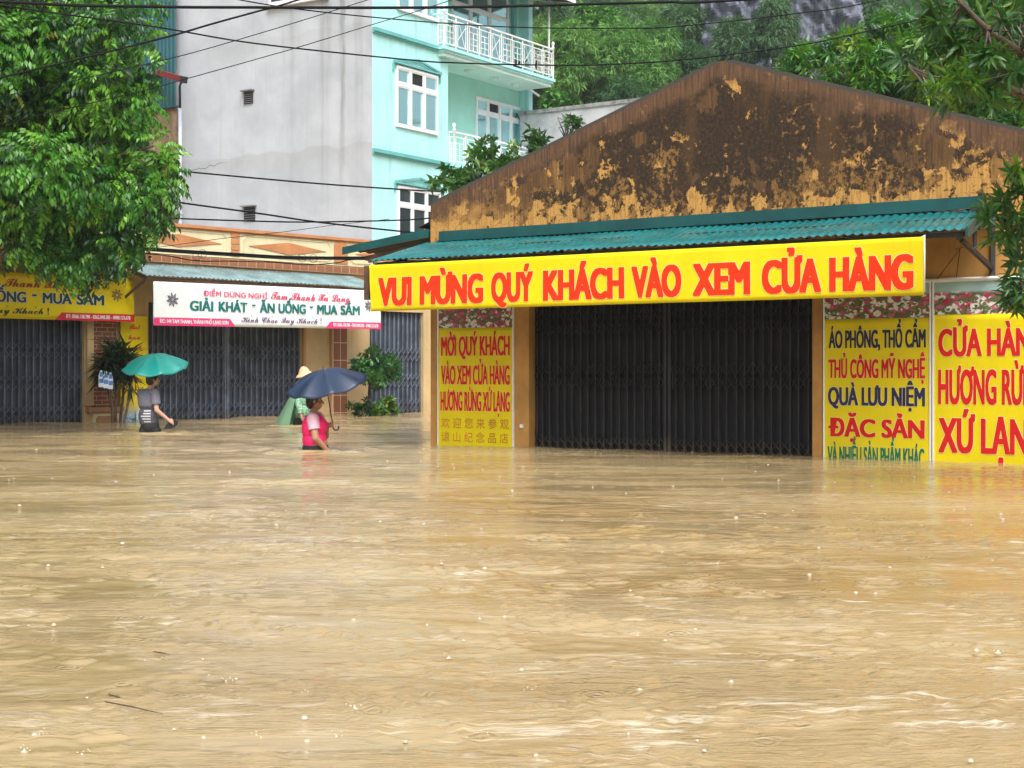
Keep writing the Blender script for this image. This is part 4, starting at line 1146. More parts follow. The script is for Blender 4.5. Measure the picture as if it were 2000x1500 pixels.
def window(F, a0, a1, z0, z1, off, cols, transom, parent, glass, frame_w=.05, depth=.06, dark_cols=(), hood=False):
    fr = MB()
    fr.fbox(F, a0, a1, z1 - frame_w, z1, off, off + depth); fr.fbox(F, a0, a1, z0, z0 + frame_w, off, off + depth)
    xs = [a0 + (a1 - a0) * i / cols for i in range(cols + 1)]
    for i, x in enumerate(xs):
        w = frame_w * (1.0 if i in (0, cols) else .8)
        lo, hi = (x, x + w) if i == 0 else (x - w, x) if i == cols else (x - w / 2, x + w / 2)
        fr.fbox(F, lo, hi, z0 + frame_w, z1 - frame_w, off, off + depth - .002)
    zt_ = z0 + (z1 - z0) * transom
    for i in range(cols):
        fr.fbox(F, xs[i] + frame_w * .6, xs[i + 1] - frame_w * .6, zt_ - frame_w * .7, zt_ + frame_w * .7, off + .003, off + depth - .004)
        for q0, q1 in ((z0 + frame_w, zt_ - frame_w * .7), (zt_ + frame_w * .7, z1 - frame_w)):     # sash inside each light
            e = .035; x0, x1 = xs[i] + frame_w * .5, xs[i + 1] - frame_w * .5
            fr.fbox(F, x0, x0 + e, q0, q1, off + .004, off + depth - .012); fr.fbox(F, x1 - e, x1, q0, q1, off + .004, off + depth - .012)
            fr.fbox(F, x0 + e, x1 - e, q0, q0 + e, off + .004, off + depth - .012); fr.fbox(F, x0 + e, x1 - e, q1 - e, q1, off + .004, off + depth - .012)
    w = fr.build('window', m_frame, parent)
    g = MB()
    for i in range(cols):
        for k, (q0, q1) in enumerate(((z0 + .02, zt_), (zt_, z1 - .02))):
            tilt = .012 * math.sin(i * 2.2 + k)
            g.add([F.P(xs[i] + .02, q0, off + .012 + tilt), F.P(xs[i + 1] - .02, q0, off + .012 - tilt), F.P(xs[i + 1] - .02, q1, off + .016 - tilt), F.P(xs[i] + .02, q1, off + .016 + tilt)], [(0, 1, 2, 3)], 1 if (i, k) in dark_cols else 0)
    g.build('pane', [glass, m_dark], w)
    if hood:
        h_ = MB(); c = (a0 + a1) / 2
        h_.bar(F.P(a0 - .12, z1 + .10, off + .06), F.P(c, z1 + .30, off + .06), .07, .05); h_.bar(F.P(a1 + .12, z1 + .10, off + .06), F.P(c, z1 + .30, off + .06), .07, .05)
        h_.fbox(F, a0 - .12, a1 + .12, z1 + .045, z1 + .095, off, off + .10); h_.fbox(F, a0 - .14, a0 - .09, z1 - .18, z1 + .045, off, off + .05); h_.fbox(F, a1 + .09, a1 + .14, z1 - .18, z1 + .045, off, off + .05)
        h_.build('window_hood', m_mint_dk, w)
    return w
for (pt, pb, px0, px1, gl, dk) in ((127, 247, 772, 853, m_glass, ((1, 1),)), (362, None, 775, 858, m_glass_dk, ()), (None, None, 774, 856, m_glass, ())):
    a0, a1 = ms(px0), ms(px1)
    if pt and pb: z1, z0 = MINT.sz(px0, pt)[1], MINT.sz(px0, pb)[1]
    elif pt: z1 = MINT.sz(px0, pt)[1]; z0 = z1 - 1.75
    else: z0, z1 = 11.15, 12.9
    window(MINT, a0, a1, z0, z1, .002, 3, .70, mint, gl, .07, .06, dk, True)
# recess window and the glazed upper front
a0, z1 = MINT.sz(928, 188, REC); a1 = ms(1018, REC)
window(MINT, a0, a1, z1 - 2.3, z1, REC + .002, 4, .80, mint, m_glass, .07, .06, ((1, 1),))
window(MINT, bay + .25, bay + 1.35, 10.62, 13.2, REC + .002, 2, .72, mint, m_glass, .06, .06)
window(MINT, bay + 1.75, rr0 - .75, 10.62, 13.2, REC + .002, 3, .68, mint, m_glass, .06, .06)
mb = MB(); mb.fbox(MINT, rr0 - .55, rr0 - .42, 10.6, 13.6, REC + .02, REC + .15); mb.build('rain_pipe', m_mint_dk, mint)

def balcony(zs, a0, a1, o1, name='balcony'):
    mb = MB()
    mb.fbox(MINT, a0 + .10, a1 - .10, zs, zs + .10, REC + .003, o1 - .10, 0)
    mb.fbox(MINT, a0 + .05, a1 - .05, zs + .101, zs + .17, REC + .003, o1 - .05, 1)
    mb.fbox(MINT, a0, a1, zs + .171, zs + .26, REC + .003, o1, 1)
    bal = mb.build(name, [m_mint_lt, m_mint], mint)
    rl = MB(); zt_ = zs + 1.22; zb_ = zs + .36
    def run(P0, P1, L):
        n = max(1, round(L / .62)); d = (P1 - P0)
        at_ = lambda t, z: P0 + d * t + Vector((0, 0, z))
        rl.bar(at_(0, zt_), at_(1, zt_), .05, .045); rl.bar(at_(0, zt_ - .14), at_(1, zt_ - .14), .025, .03); rl.bar(at_(0, zb_), at_(1, zb_), .03, .03)
        for i in range(n + 1):
            t = i / n
            rl.bar(at_(t, zs + .26), at_(t, zt_), .03, .03)
            if i < n:
                t1 = (i + 1) / n; q = (t1 - t)
                for f in (.16, .84): rl.bar(at_(t + q * f, zb_), at_(t + q * f, zt_ - .14), .018, .018)
                if i % 3 == 1:       # swirl field
                    prev = None
                    for k in range(9):
                        w = k / 8; p_ = at_(t + q * (.18 + .64 * w), zb_ + (zt_ - .14 - zb_) * (.5 + .45 * math.cos(w * math.pi)))
                        if prev is not None: rl.bar(prev, p_, .016, .016)
                        prev = p_
                    rl.bar(at_(t + q * .18, zb_ + .2), at_(t + q * .82, zb_ + .62), .014, .014)
                else:
                    for hz in (.18, .36, .54): rl.bar(at_(t + q * .16, zb_ + hz), at_(t + q * .84, zb_ + hz), .02, .02)
                    rl.bar(at_(t + q * .5, zb_), at_(t + q * .5, zb_ + .54), .018, .018)
    run(MINT.P(a0 + .06, 0, o1 - .06), MINT.P(a1 - .06, 0, o1 - .06), a1 - a0)
    run(MINT.P(a1 - .06, 0, o1 - .06), MINT.P(a1 - .06, 0, REC + .4), o1 - REC)
    if o1 > .2: run(MINT.P(a0 + .06, 0, .02), MINT.P(a0 + .06, 0, o1 - .06), .4)
    rl.build('railing', m_white, bal)
    for a in (a0 + .06, a1 - .06):
        k = MB(); k.lathe(MINT.P(a, zs + .26, o1 - .06), [(.035, 0), (.035, .98), (.055, 1.0), (.055, 1.03), (.025, 1.06), (.05, 1.11), (.058, 1.15), (.04, 1.20), (0.001, 1.22)], 10); k.build('newel_post', m_white, bal)
    return bal
ba0, bzs = MINT.sz(868, 106, .30); ba1 = MINT.sz(1085, 150, .30)[0]
bal = balcony(bzs, ba0, ba1, .30)
for px, py in ((965, 140), (1007, 153), (915, 127)):
    a = MINT.sz(px, py, -.45)[0]
    k = MB(); k.lathe(MINT.P(a, bzs, -.45), [(.15, -.001), (.15, -.03), (.10, -.07), (0.001, -.085)], 14); k.build('ceiling_light', m_mint_lt, bal)
balcony(7.07 - .26, bay - .02, rr0 + .3, .25)
k = MB(); a = MINT.sz(1072, 100, .2)[0]; k.tube([MINT.P(a, bzs + .26, .2), MINT.P(a, 13.0, .2)], .035, 8); k.build('canopy_post', m_white, mint)
ca = MINT.sz(1122, 15, .8)[0]
k = MB(); k.add([MINT.P(bay - .3, 13.3, REC), MINT.P(ca, 13.3, REC), MINT.P(ca, 12.92, .8), MINT.P(bay - .3, 12.92, .8), MINT.P(bay - .3, 13.36, REC), MINT.P(ca, 13.36, REC), MINT.P(ca, 12.98, .8), MINT.P(bay - .3, 12.98, .8)],
     [(0, 1, 2, 3), (7, 6, 5, 4), (0, 4, 5, 1), (1, 5, 6, 2), (2, 6, 7, 3), (3, 7, 4, 0)]); cn = k.build('canopy', m_steel_dk, mint)
k = MB(); k.fbox(MINT, bay - .3, ca + .03, 12.90, 13.0, .801, .84); k.bar(MINT.P(ca + .02, 12.95, .82), MINT.P(ca + .02, 13.33, REC), .03, .10); k.build('canopy_edge', m_white, cn)
k = MB(); k.bar(MINT.P(bay + 2.5, 12.7, .1), MINT.P(ca - .1, 12.93, .75), .04, .04); k.build('canopy_strut', m_steel_dk, cn)
k = MB(); k.bar(MINT.P(rr1 - .2, 10.25, REC + .36), MINT.P(rr1 + .1, 10.05, REC + .55), .08, .05); k.build('lamp_arm', m_white, mint); k = MB(); k.bar(MINT.P(rr1 - .3, 13.1, REC + .36), MINT.P(rr1 + .12, 12.95, REC + .5), .06, .05); k.build('lamp_arm', m_white, mint)
# openings of the side wall
for px0, px1, y0, y1 in ((477, 495, 180, 204), (477, 499, 405, 432)):
    a0, z1 = GREY.sz(px0, y0); a1, _ = GREY.sz(px1, y0); z0 = GREY.sz(px0, y1)[1]
    k = MB(); k.fbox(GREY, a0, a1, z0, z1, .005, .012, 0)
    for j in range(6):
        zz = z0 + (z1 - z0) * (j + .5) / 6; k.bar(GREY.P(a0, zz, .03), GREY.P(a1, zz, .03), .05, .012, 1)
    k.fbox(GREY, a0 - .05, a1 + .05, z1, z1 + .04, .005, .14, 2)
    k.build('vent', [m_dark, M('vent_slat', (.22, .23, .25), .6), M('vent_hood', (.2, .2, .21), .8)], sw)
a0, zb_ = GREY.sz(527, 13); a1 = GREY.s(641)
window(GREY, a0, a1, zb_, zb_ + 1.3, .006, 3, .7, sw, m_glass_dk, .07, .05)
k = MB(); k.fbox(GREY, a0 - .06, a1 + .06, zb_ - .06, zb_ - .002, .006, .12); k.build('window_ledge', m_frame, sw)

# ------------------------------------------------------------------ neighbour clad in sheet metal, left of the grey wall
m_tealclad = M('teal_cladding', (0.013, 0.090, 0.108), 0.5, .15, 1.5, streak=.3)
m_rust = M('brown_board_cladding', (0.20, 0.135, 0.085), .8, .3, 3, streak=.5)
nb = thing('clad_house', 'narrow house clad in teal ribbed sheet above brown boards, half behind the big tree', 'house', tuple(GREY.P(-2, GROUND, 0)))
_, zc = GREY.sz(343, 205, .25)
def ribbed(F, a0, a1, z0, z1, off, pitch, amp):
    mb = MB(); n = int((a1 - a0) / pitch * 6); vs, fs = [], []
    for i in range(n + 1):
        a = a0 + (a1 - a0) * i / n; o_ = off + amp * max(-.5, min(.5, math.sin(2 * math.pi * a / pitch) * 1.5))
        vs += [F.P(a, z0, o_), F.P(a, z1, o_)]
    for i in range(n): fs.append((2 * i, 2 * i + 2, 2 * i + 3, 2 * i + 1))
    mb.add(vs, fs); return mb
c1 = GREY.s(343, .25)
ribbed(GREY, -5, c1, zc, 15, .25, .16, .03).build('teal_cladding', m_tealclad, nb)
mb = MB(); mb.fbox(GREY, -5, c1, zc - .06, zc - .001, .12, .29); mb.build('cladding_sill', m_teal_dk, nb)
ribbed(GREY, -5, c1 + .0, GROUND, zc - .061, .16, .22, .02).build('brown_cladding', m_rust, nb)
mb = MB(); mb.fbox(GREY, -5, -.03, GROUND, 15, -5, .10); mb.build('house_body', m_rust, nb)
p1 = GREY.P(GREY.sz(357, 155, 1.0)[0], GREY.sz(357, 155, 1.0)[1], 1.0); p0 = GREY.P(GREY.sz(300, 139, .30)[0], GREY.sz(300, 139, .3)[1], .30)
m_redsteel = M('red_painted_steel', (0.16, 0.015, 0.015), .5, .3, 4)
mb = MB(); mb.bar(p0, p1, .14, .17, 0); mb.bar(p1, p1 + (p1 - p0).normalized() * .16, .16, .19, 1); mb.build('steel_beam', [m_redsteel, m_steel_dk], nb)
dp_a, dp_z = GREY.sz(352, 215, .5); 
mb = MB(); mb.tube([p1 + Vector((-.05, 0, -.1)), GREY.P(dp_a + .03, dp_z + .7, .55), GREY.P(dp_a - .01, dp_z, .5)], .035, 8, 0); mb.tube([GREY.P(dp_a, dp_z + .05, .5), GREY.P(dp_a, 2.0, .5)], .055, 10, 1)
mb.build('rain_pipe', [m_steel_dk, M('grey_plastic_pipe', (.42, .44, .5), .5, .2, 3)], nb)

# ------------------------------------------------------------------ plain concrete house behind the gable
w0_ = at(1220, 203, 47.9); w1_ = at(1030, 222, 50)
BACK = Frame((w1_.x, w1_.y), (w0_.x - w1_.x, w0_.y - w1_.y)); bl = (w0_.xy - w1_.xy).length
zb_ = H + (725 - 221) / FPX * 49.7
bk = thing('concrete_house', 'pale bare concrete house wall seen above the left slope of the gable', 'house', tuple(BACK.P(bl / 2, GROUND, -2)))
mb = MB(); mb.fbox(BACK, -.3, bl + 2, GROUND, zb_, -5, 0); mb.build('wall', M('pale_concrete', (.42, .42, .44), .85, .25, 1.2, .2, 20, streak=.35), bk)
mb = MB(); mb.fbox(BACK, -.35, bl + 2.05, zb_ + .001, zb_ + .12, -5.05, .04); mb.build('parapet', M('stained_concrete', (.25, .245, .24), .9, .4, 3, streak=.6), bk)

# potted plant on the upper balcony
pa, _ = MINT.sz(1012, 110, -.2); pz = bzs + .262
pp = thing('potted_plant', 'small dark potted plant on the upper balcony behind the white railing', 'plant', tuple(MINT.P(pa, pz, -.2)))
k = MB(); k.lathe(MINT.P(pa, pz, -.2), [(.001, 0), (.10, 0), (.14, .22), (.15, .25), (.13, .25), (.12, .2), (.001, .2)], 14); k.build('pot', M('dark_glazed_pot', (.03, .03, .035), .4), pp)
# ------------------------------------------------------------------ trees and plants
rT = random.Random(11)
PIN = [spray_pinnate(rT) for _ in range(5)]
WHO = [spray_whorl(rT) for _ in range(5)]
WHB = [spray_whorl(rT, 9, .12, .06, -30, 55, 2) for _ in range(4)]
FIN = [spray_fine(rT) for _ in range(4)]
BRO = [spray_broad(rT) for _ in range(4)]
G_DARK, G_MID, G_LIT, G_YEL = (0.016, 0.060, 0.014), (0.036, 0.125, 0.016), (0.085, 0.22, 0.020), (0.20, 0.24, 0.022)

def clumps_in(poly, n, d0, d1, r0, r1, seed, margin=.8):
    rg = random.Random(seed); out = []
    xs = [p[0] for p in poly]; ys = [p[1] for p in poly]
    tries = 0
    while len(out) < n and tries < 60000:
        tries += 1
        x, y = rg.uniform(min(xs), max(xs)), rg.uniform(min(ys), max(ys))
        d = rg.uniform(d0, d1); r = rg.uniform(r0, r1); rp = r * FPX / d * margin
        if all(in_poly(x + rp * math.cos(k * .785), y + rp * math.sin(k * .785), poly) for k in range(8)):
            out.append((tuple(at(x, y, d)), r))
    return out

def limbs(mb, base, fork, clumps, r0, n, seed):
    rg = random.Random(seed)
    base, fork = Vector(base), Vector(fork)
    mid = base.lerp(fork, .5) + Vector((rg.uniform(-.15, .15), rg.uniform(-.1, .1), 0))
    mb.tube([base, mid, fork], [r0, r0 * .85, r0 * .7], 10)
    for c, r in rg.sample(clumps, min(n, len(clumps))):
        c = Vector(c); m_ = fork.lerp(c, .5) + Vector((rg.uniform(-.2, .2), rg.uniform(-.2, .2), rg.uniform(0, .3)))
        mb.tube([fork, fork.lerp(m_, .5), m_, c], [r0 * .5, r0 * .38, r0 * .25, r0 * .08], 6)

def make_tree(name, label, cat, clumps, per, tmpl, size, pal, base, fork, r0, nl, seed, mat=None, group=None, droop=-.25, shell=.55, flop=.5):
    t = thing(name, label, cat, base, group)
    mb = MB(); limbs(mb, base, fork, clumps, r0, nl, seed); mb.build('trunk', m_bark, t)
    clump_crown('crown', clumps, per, tmpl, size, pal, mat or m_leaf, t, seed, droop, shell, flop)
    return t

# big drooping tree on the left
poly = [(-260, -190), (268, -190), (284, -40), (288, 60), (290, 150), (296, 235), (316, 290), (336, 340), (332, 395), (314, 430), (298, 455), (272, 490), (248, 512), (215, 522), (190, 520), (172, 540), (150, 548), (126, 524), (95, 510), (60, 500), (0, 490), (-80, 480), (-260, 450)]
cl = clumps_in(poly, 105, 22.6, 25.2, .28, .52, 3, .92)
# lobes along the visible rim, so the outline is leafy but full
for x, y in ((270, 10), (268, 80), (272, 140), (278, 205), (300, 285), (312, 335), (308, 380), (290, 425), (270, 455), (240, 485), (210, 500), (175, 515), (152, 525), (125, 505), (95, 490), (60, 482), (20, 470)):
    cl.append((tuple(at(x, y, 23.4)), .24))
back = clumps_in([(-240, -170), (255, -170), (268, 200), (288, 320), (280, 410), (225, 470), (0, 460), (-240, 420)], 46, 25.4, 26.6, .45, .6, 4, .8)
tb = at(-230, 0, 24.8)
make_tree('drooping_tree', 'large full tree with drooping glossy leaflets overhanging the yellow banner', 'tree', cl + back, 125, PIN, 1.0,
          [(3, (0.036, 0.155, 0.018)), (2.4, (0.012, 0.062, 0.012)), (3.0, (0.080, 0.260, 0.022)), (2.8, (0.140, 0.345, 0.026)), (.45, (0.24, 0.30, 0.024))], (tb.x, tb.y, GROUND), (tb.x + .5, tb.y, 3.4), .22, 40, 21, droop=-.05, shell=.72, flop=.22)

# mango tree behind the gable
poly = [(1520, 130), (1545, 98), (1590, 92), (1618, 72), (1660, 62), (1690, 38), (1740, 22), (1800, 34), (1880, 10), (2000, -30), (2260, -60), (2320, 340), (1990, 330), (1800, 290), (1640, 225), (1530, 180)]
cl = clumps_in(poly, 85, 28.6, 31.5, .35, .62, 5, .9)
for x, y in ((1545, 125), (1575, 112), (1610, 100), (1650, 82), (1690, 62), (1730, 45), (1775, 50), (1555, 150), (1620, 150), (1700, 120)):
    cl.append((tuple(at(x, y, 29)), .3))
tb = at(1850, 0, 30.2)
make_tree('mango_tree', 'bright leafy mango tree rising behind the right slope of the gable', 'tree', cl, 58, WHO, 1.15,
          [(4, (0.046, 0.18, 0.028)), (2, (0.022, 0.10, 0.022)), (3, (0.10, 0.28, 0.022)), (1.6, (0.20, 0.34, 0.022))], (tb.x, tb.y, GROUND), (tb.x, tb.y, 3.6), .22, 30, 22, droop=-.15)

# near mango boughs at the right edge
near = thing('overhanging_mango', 'near dark mango tree with long leaves reaching in over the wide red lettered poster', 'tree', (6.1, 12.6, GROUND))
mb = MB()
mb.tube([(6.1, 12.6, GROUND), (6.0, 12.6, 1.5), (5.7, 12.5, 3.0), (5.2, 12.3, 4.3)], [.20, .17, .14, .10], 10)
twigs = []
def bough(pts, r, whorls):
    P_ = [at(x, y, d) for x, y, d in pts]
    z_ = P_[0].z - .25                      # springs from the trunk beyond the frame
    tx = 6.0 - .2 * (z_ - 1.5) if z_ < 3 else 5.7 - .385 * (z_ - 3)
    P_ = [Vector((tx, 12.58, z_))] + P_
    for _ in range(16):
        b0_ = P_[0].lerp(P_[1], rg.uniform(.3, 1)); e = b0_ + Vector((rg.uniform(-.35, .45), rg.uniform(-.5, .5), rg.uniform(-.3, .45)))
        if abs(e.x / e.y) > .36:
            mb.tube([b0_, b0_.lerp(e, .5) + Vector((0, 0, .03)), e], [.012, .009, .005], 5); twigs.append((e, e - b0_))
    mb.tube(P_, [r * (1 - .75 * i / (len(P_) - 1)) for i in range(len(P_))], 6)
    for x, y, d in whorls:
        e = at(x, y, d)
        best = min(P_, key=lambda q: (q - e).length)
        m_ = best.lerp(e, .5) + Vector((0, 0, -.03))
        mb.tube([best, m_, e], [.011, .008, .005], 5)
        twigs.append((e, (e - best)))
rg = random.Random(9)
def W(poly, n, d0=11.4, d1=13.2, gap=24):
    out = []; k = 0
    while len(out) < n and k < 9000:
        k += 1
        x, y = rg.uniform(min(p[0] for p in poly), max(p[0] for p in poly)), rg.uniform(min(p[1] for p in poly), max(p[1] for p in poly))
        if in_poly(x, y, poly) and all(abs(x - a) + abs(y - b_) > gap for a, b_, c_ in out): out.append((x, y, rg.uniform(d0, d1)))
    return out
bough([(2240, 330, 12.4), (2080, 240, 12.3), (1990, 180, 12.2), (1930, 153, 12.1), (1860, 160, 12), (1800, 148, 12), (1775, 130, 11.9)], .055,
      W([(1752, 120), (1800, 80), (1880, 95), (1960, 100), (2060, 150), (2060, 230), (1960, 205), (1850, 205), (1765, 150)], 30))
bough([(2200, 150, 12.4), (2080, 120, 12.3), (1990, 100, 12.2), (1930, 60, 12), (1880, 10, 12), (1850, -20, 11.9)], .05,
      W([(1800, 60), (1820, -20), (2060, -40), (2060, 110), (1940, 110), (1840, 100)], 44, gap=20))
bough([(2200, 60, 13.4), (2060, 20, 13.3), (1960, -30, 13.2)], .05, W([(1870, -40), (2080, -60), (2080, 60), (1960, 70)], 18, 12.8, 13.8))
bough([(2200, 420, 12.9), (2080, 400, 12.8), (2010, 410, 12.7), (1960, 425, 12.6)], .035,
      [(1985, 335, 12.5), (1992, 372, 12.5), (1955, 392, 12.6), (1978, 418, 12.4), (1940, 425, 12.6), (1995, 445, 12.5), (1962, 448, 12.6), (1930, 408, 12.7), (2020, 380, 12.6), (2020, 440, 12.6), (1950, 465, 12.9), (1985, 478, 12.9)])
bough([(2200, 560, 12.9), (2080, 540, 12.8), (2020, 545, 12.7), (1995, 550, 12.6)], .03,
      [(1990, 512, 12.6), (1975, 545, 12.6), (1998, 570, 12.6), (1985, 592, 12.7), (2025, 520, 12.7), (2030, 590, 12.7), (1968, 570, 12.8)])
mb.build('trunk', m_bark, near)
P_, D_, S_, T_ = [], [], [], []
for e, d in twigs:
    for k in range(3):
        P_.append(tuple(e + Vector((rg.uniform(-.03, .03), rg.uniform(-.05, .05), rg.uniform(-.03, .03))))); dd = d.normalized() * .6 + Vector((rg.uniform(-.4, .4), rg.uniform(-.5, .3), rg.uniform(-.1, .7))); D_.append(tuple(dd))
        S_.append(rg.uniform(.72, 1.02)); T_.append(rg.choice([(0.030, 0.110, 0.022), (0.020, 0.080, 0.020), (0.050, 0.145, 0.022), (0.115, 0.24, 0.020), (0.036, 0.120, 0.022)]))
scatter('crown', WHO, P_, D_, S_, T_, m_leaf, near, flop=.7, seed=5)

# broad leaved sapling behind the low left end of the gable, and two sprigs beyond it
poly = [(836, 352), (862, 318), (900, 312), (925, 262), (965, 255), (1002, 275), (1030, 300), (1010, 335), (950, 372), (900, 405), (850, 392)]
cl = clumps_in(poly, 26, 23.6, 24.6, .11, .22, 6, .95)
tb = at(925, 0, 24.2)
make_tree('broad_leaf_sapling', 'broad leaved dark green sapling in front of the mint house, behind the gable wall', 'sapling', cl, 60, WHB, 1.0,
          [(3, (0.032, 0.11, 0.020)), (3, (0.050, 0.145, 0.022)), (1, (0.11, 0.22, 0.024))], (tb.x, tb.y, GROUND), tuple(at(925, 400, 24.2)), .05, 14, 31, droop=0.1)
cl = clumps_in([(1022, 300), (1030, 232), (1050, 228), (1062, 262), (1080, 240), (1084, 285), (1050, 310)], 9, 22.6, 23.2, .09, .16, 7, .9)
tb = at(1050, 0, 22.9)
make_tree('slim_sapling', 'slim upright leafy sprig beside the mint house corner, above the gable slope', 'sapling', cl, 70, WHB, .95, [(3, (0.022, 0.080, 0.018)), (2, (0.035, 0.11, 0.02)), (.8, (0.16, 0.12, 0.03))], (tb.x, tb.y, GROUND), tuple(at(1050, 305, 22.9)), .03, 8, 32, droop=.2)
cl = clumps_in([(1092, 250), (1100, 222), (1140, 218), (1142, 246), (1115, 264)], 6, 22, 22.4, .08, .13, 8, .9)
tb = at(1105, 0, 22.2)
make_tree('small_sprig', 'small leafy sprig poking over the gable in front of the concrete house', 'sapling', cl, 75, WHB, .9, [(3, (0.022, 0.080, 0.018)), (2, (0.035, 0.11, 0.02))], (tb.x, tb.y, GROUND), tuple(at(1108, 275, 22.2)), .025, 6, 33, droop=.2)

# courtyard plants in front of the cream shop
tb = REST.P(REST.s(722, 1.0), GROUND, 1.0)
def yd(px, py, off=1.0):
    a, z = REST.sz(px, py, off); return REST.P(a, z, off)
cl = [(tuple(yd(x, y, o_)), r) for x, y, o_, r in ((700, 718, 1.0, .22), (722, 700, 1.1, .22), (728, 690, .9, .15), (745, 718, 1.2, .24), (765, 712, .9, .22), (775, 725, 1.1, .2), (735, 735, 1.3, .2), (757, 735, .8, .18), (712, 730, 1.3, .2), (690, 722, .9, .14), (722, 684, 1.0, .09), (740, 746, 1.0, .14))]
make_tree('courtyard_shrub', 'round crowned shrub with heart shaped leaves on a thin stem before the blue folding gate', 'shrub', cl, 110, WHB, 1.05, [(3, (0.036, 0.14, 0.038)), (2, (0.020, 0.08, 0.028)), (2, (0.07, 0.21, 0.045))], tuple(tb), tuple(yd(722, 748)), .04, 10, 41, droop=-.1)
cl = [(tuple(yd(x, y, 1.25)), r) for x, y, r in ((690, 797, .14), (705, 792, .15), (718, 800, .14), (700, 804, .12), (730, 798, .12), (712, 778, .06))]
make_tree('low_shrub', 'low dark shrub with pale speckled leaves at the waterline beside the tile pier', 'shrub', cl, 120, WHB, .9, [(3, (0.016, 0.05, 0.016)), (2, (0.025, 0.08, 0.02)), (.7, (0.42, 0.42, 0.36))], tuple(yd(706, 900, 1.25)), tuple(yd(706, 812, 1.25)), .02, 4, 42)
cl = [(tuple(yd(x, y, 1.35)), r) for x, y, r in ((742, 790, .15), (755, 785, .16), (766, 792, .13), (750, 800, .14), (770, 802, .10), (735, 802, .12))]
make_tree('yellow_shrub', 'low yellow green shrub half flooded in front of the blue folding gate', 'shrub', cl, 120, WHB, 1.0, [(3, (0.10, 0.20, 0.02)), (2, (0.05, 0.14, 0.02)), (1, (0.25, 0.28, 0.03))], tuple(yd(755, 900, 1.35)), tuple(yd(755, 812, 1.35)), .02, 4, 43)

# spiky plant by the brick pillar
dp = REST.P(REST.s(226, .7), GROUND, .7)
dr = thing('dracaena', 'dark spiky dracaena with sword leaves on thin stems by the brick pillar', 'plant', tuple(dp))
mb = MB()
tops = []
for px, py, bx, of in ((226, 690, 224, .7), (212, 712, 221, .75), (246, 700, 230, .65), (258, 742, 233, .9)):
    top = yd(px, py, of); bot = yd(bx, 860, of)
    mb.tube([bot, bot.lerp(top, .5) + Vector((.02, 0, 0)), top], [.03, .026, .02], 7); tops.append(top)
mb.build('stem', M('dracaena_stem', (.14, .085, .06), .8, .3, 10), dr)
rg = random.Random(4); P_, D_, S_, T_ = [], [], [], []
swords = [leaf(1.0, .115, dr_, .3, 3) for dr_ in (.15, .45, .8)]
SW = [(np.array(v), f) for v, f in swords]
for i, tp in enumerate(tops):
    for k in range(240 if i < 3 else 70):
        d = Vector((rg.gauss(0, 1), rg.gauss(0, 1), rg.gauss(.15, .8))).normalized()
        P_.append(tuple(tp + Vector((0, 0, rg.uniform(-.18, .12)))));
        D_.append(tuple(d)); S_.append(rg.uniform(.30, .52) if i != 3 else rg.uniform(.25, .40))
        T_.append(rg.choice([(0.010, 0.020, 0.010), (0.014, 0.030, 0.012), (0.02, 0.045, 0.014), (0.008, 0.012, 0.008)]) if rg.random() < .96 else (.12, .11, .06))
scatter('leaves', SW, P_, D_, S_, T_, m_leaf, dr, flop=.3, seed=9)

rg = random.Random(8)
scatter('leaves', SW, [tuple(MINT.P(pa, pz + .22, -.2))] * 34, [(rg.gauss(0, 1), rg.gauss(0, 1), rg.uniform(.3, 1.6)) for _ in range(34)], [rg.uniform(.3, .55) for _ in range(34)], [(.012, .035, .014)] * 34, m_leaf, pp, flop=.3, seed=12)

# ------------------------------------------------------------------ hillside vegetation
rg = np.random.default_rng(17)
N = 42000
hxs = rg.uniform(-6, 42, N); hys = rg.uniform(66, 112, N)
keep = np.abs(hxs / hys - .17) < .22
hxs, hys = hxs[keep], hys[keep]
hz = hill_z(hxs, hys) + rg.uniform(0, 1.0, len(hxs)) * (0.6 + .8 * (np.sin(hxs * .8) * np.sin(hys * .7) > 0))
D_ = rg.normal(size=(len(hxs), 3)); D_[:, 1] -= .5; D_[:, 2] += .1
sel = (np.sin(hxs * .55 + hys * .3) + .6 * np.sin(hxs * 1.3 - hys * .5) + rg.normal(0, .5, len(hxs)))
pal = np.array([(0.036, 0.105, 0.034), (0.056, 0.148, 0.044), (0.084, 0.195, 0.052), (0.125, 0.25, 0.06)])
T_ = pal[np.clip(((sel + 1.4) / 2.8 * 4).astype(int), 0, 3)]
o = scatter('hill_shrubbery', FIN, np.stack([hxs, hys, hz], -1), D_, rg.uniform(.7, 1.25, len(hxs)), T_, m_leaf_far, None, flop=.6, seed=3)
setting(o, 'dense undergrowth covering the hillside', 'stuff')

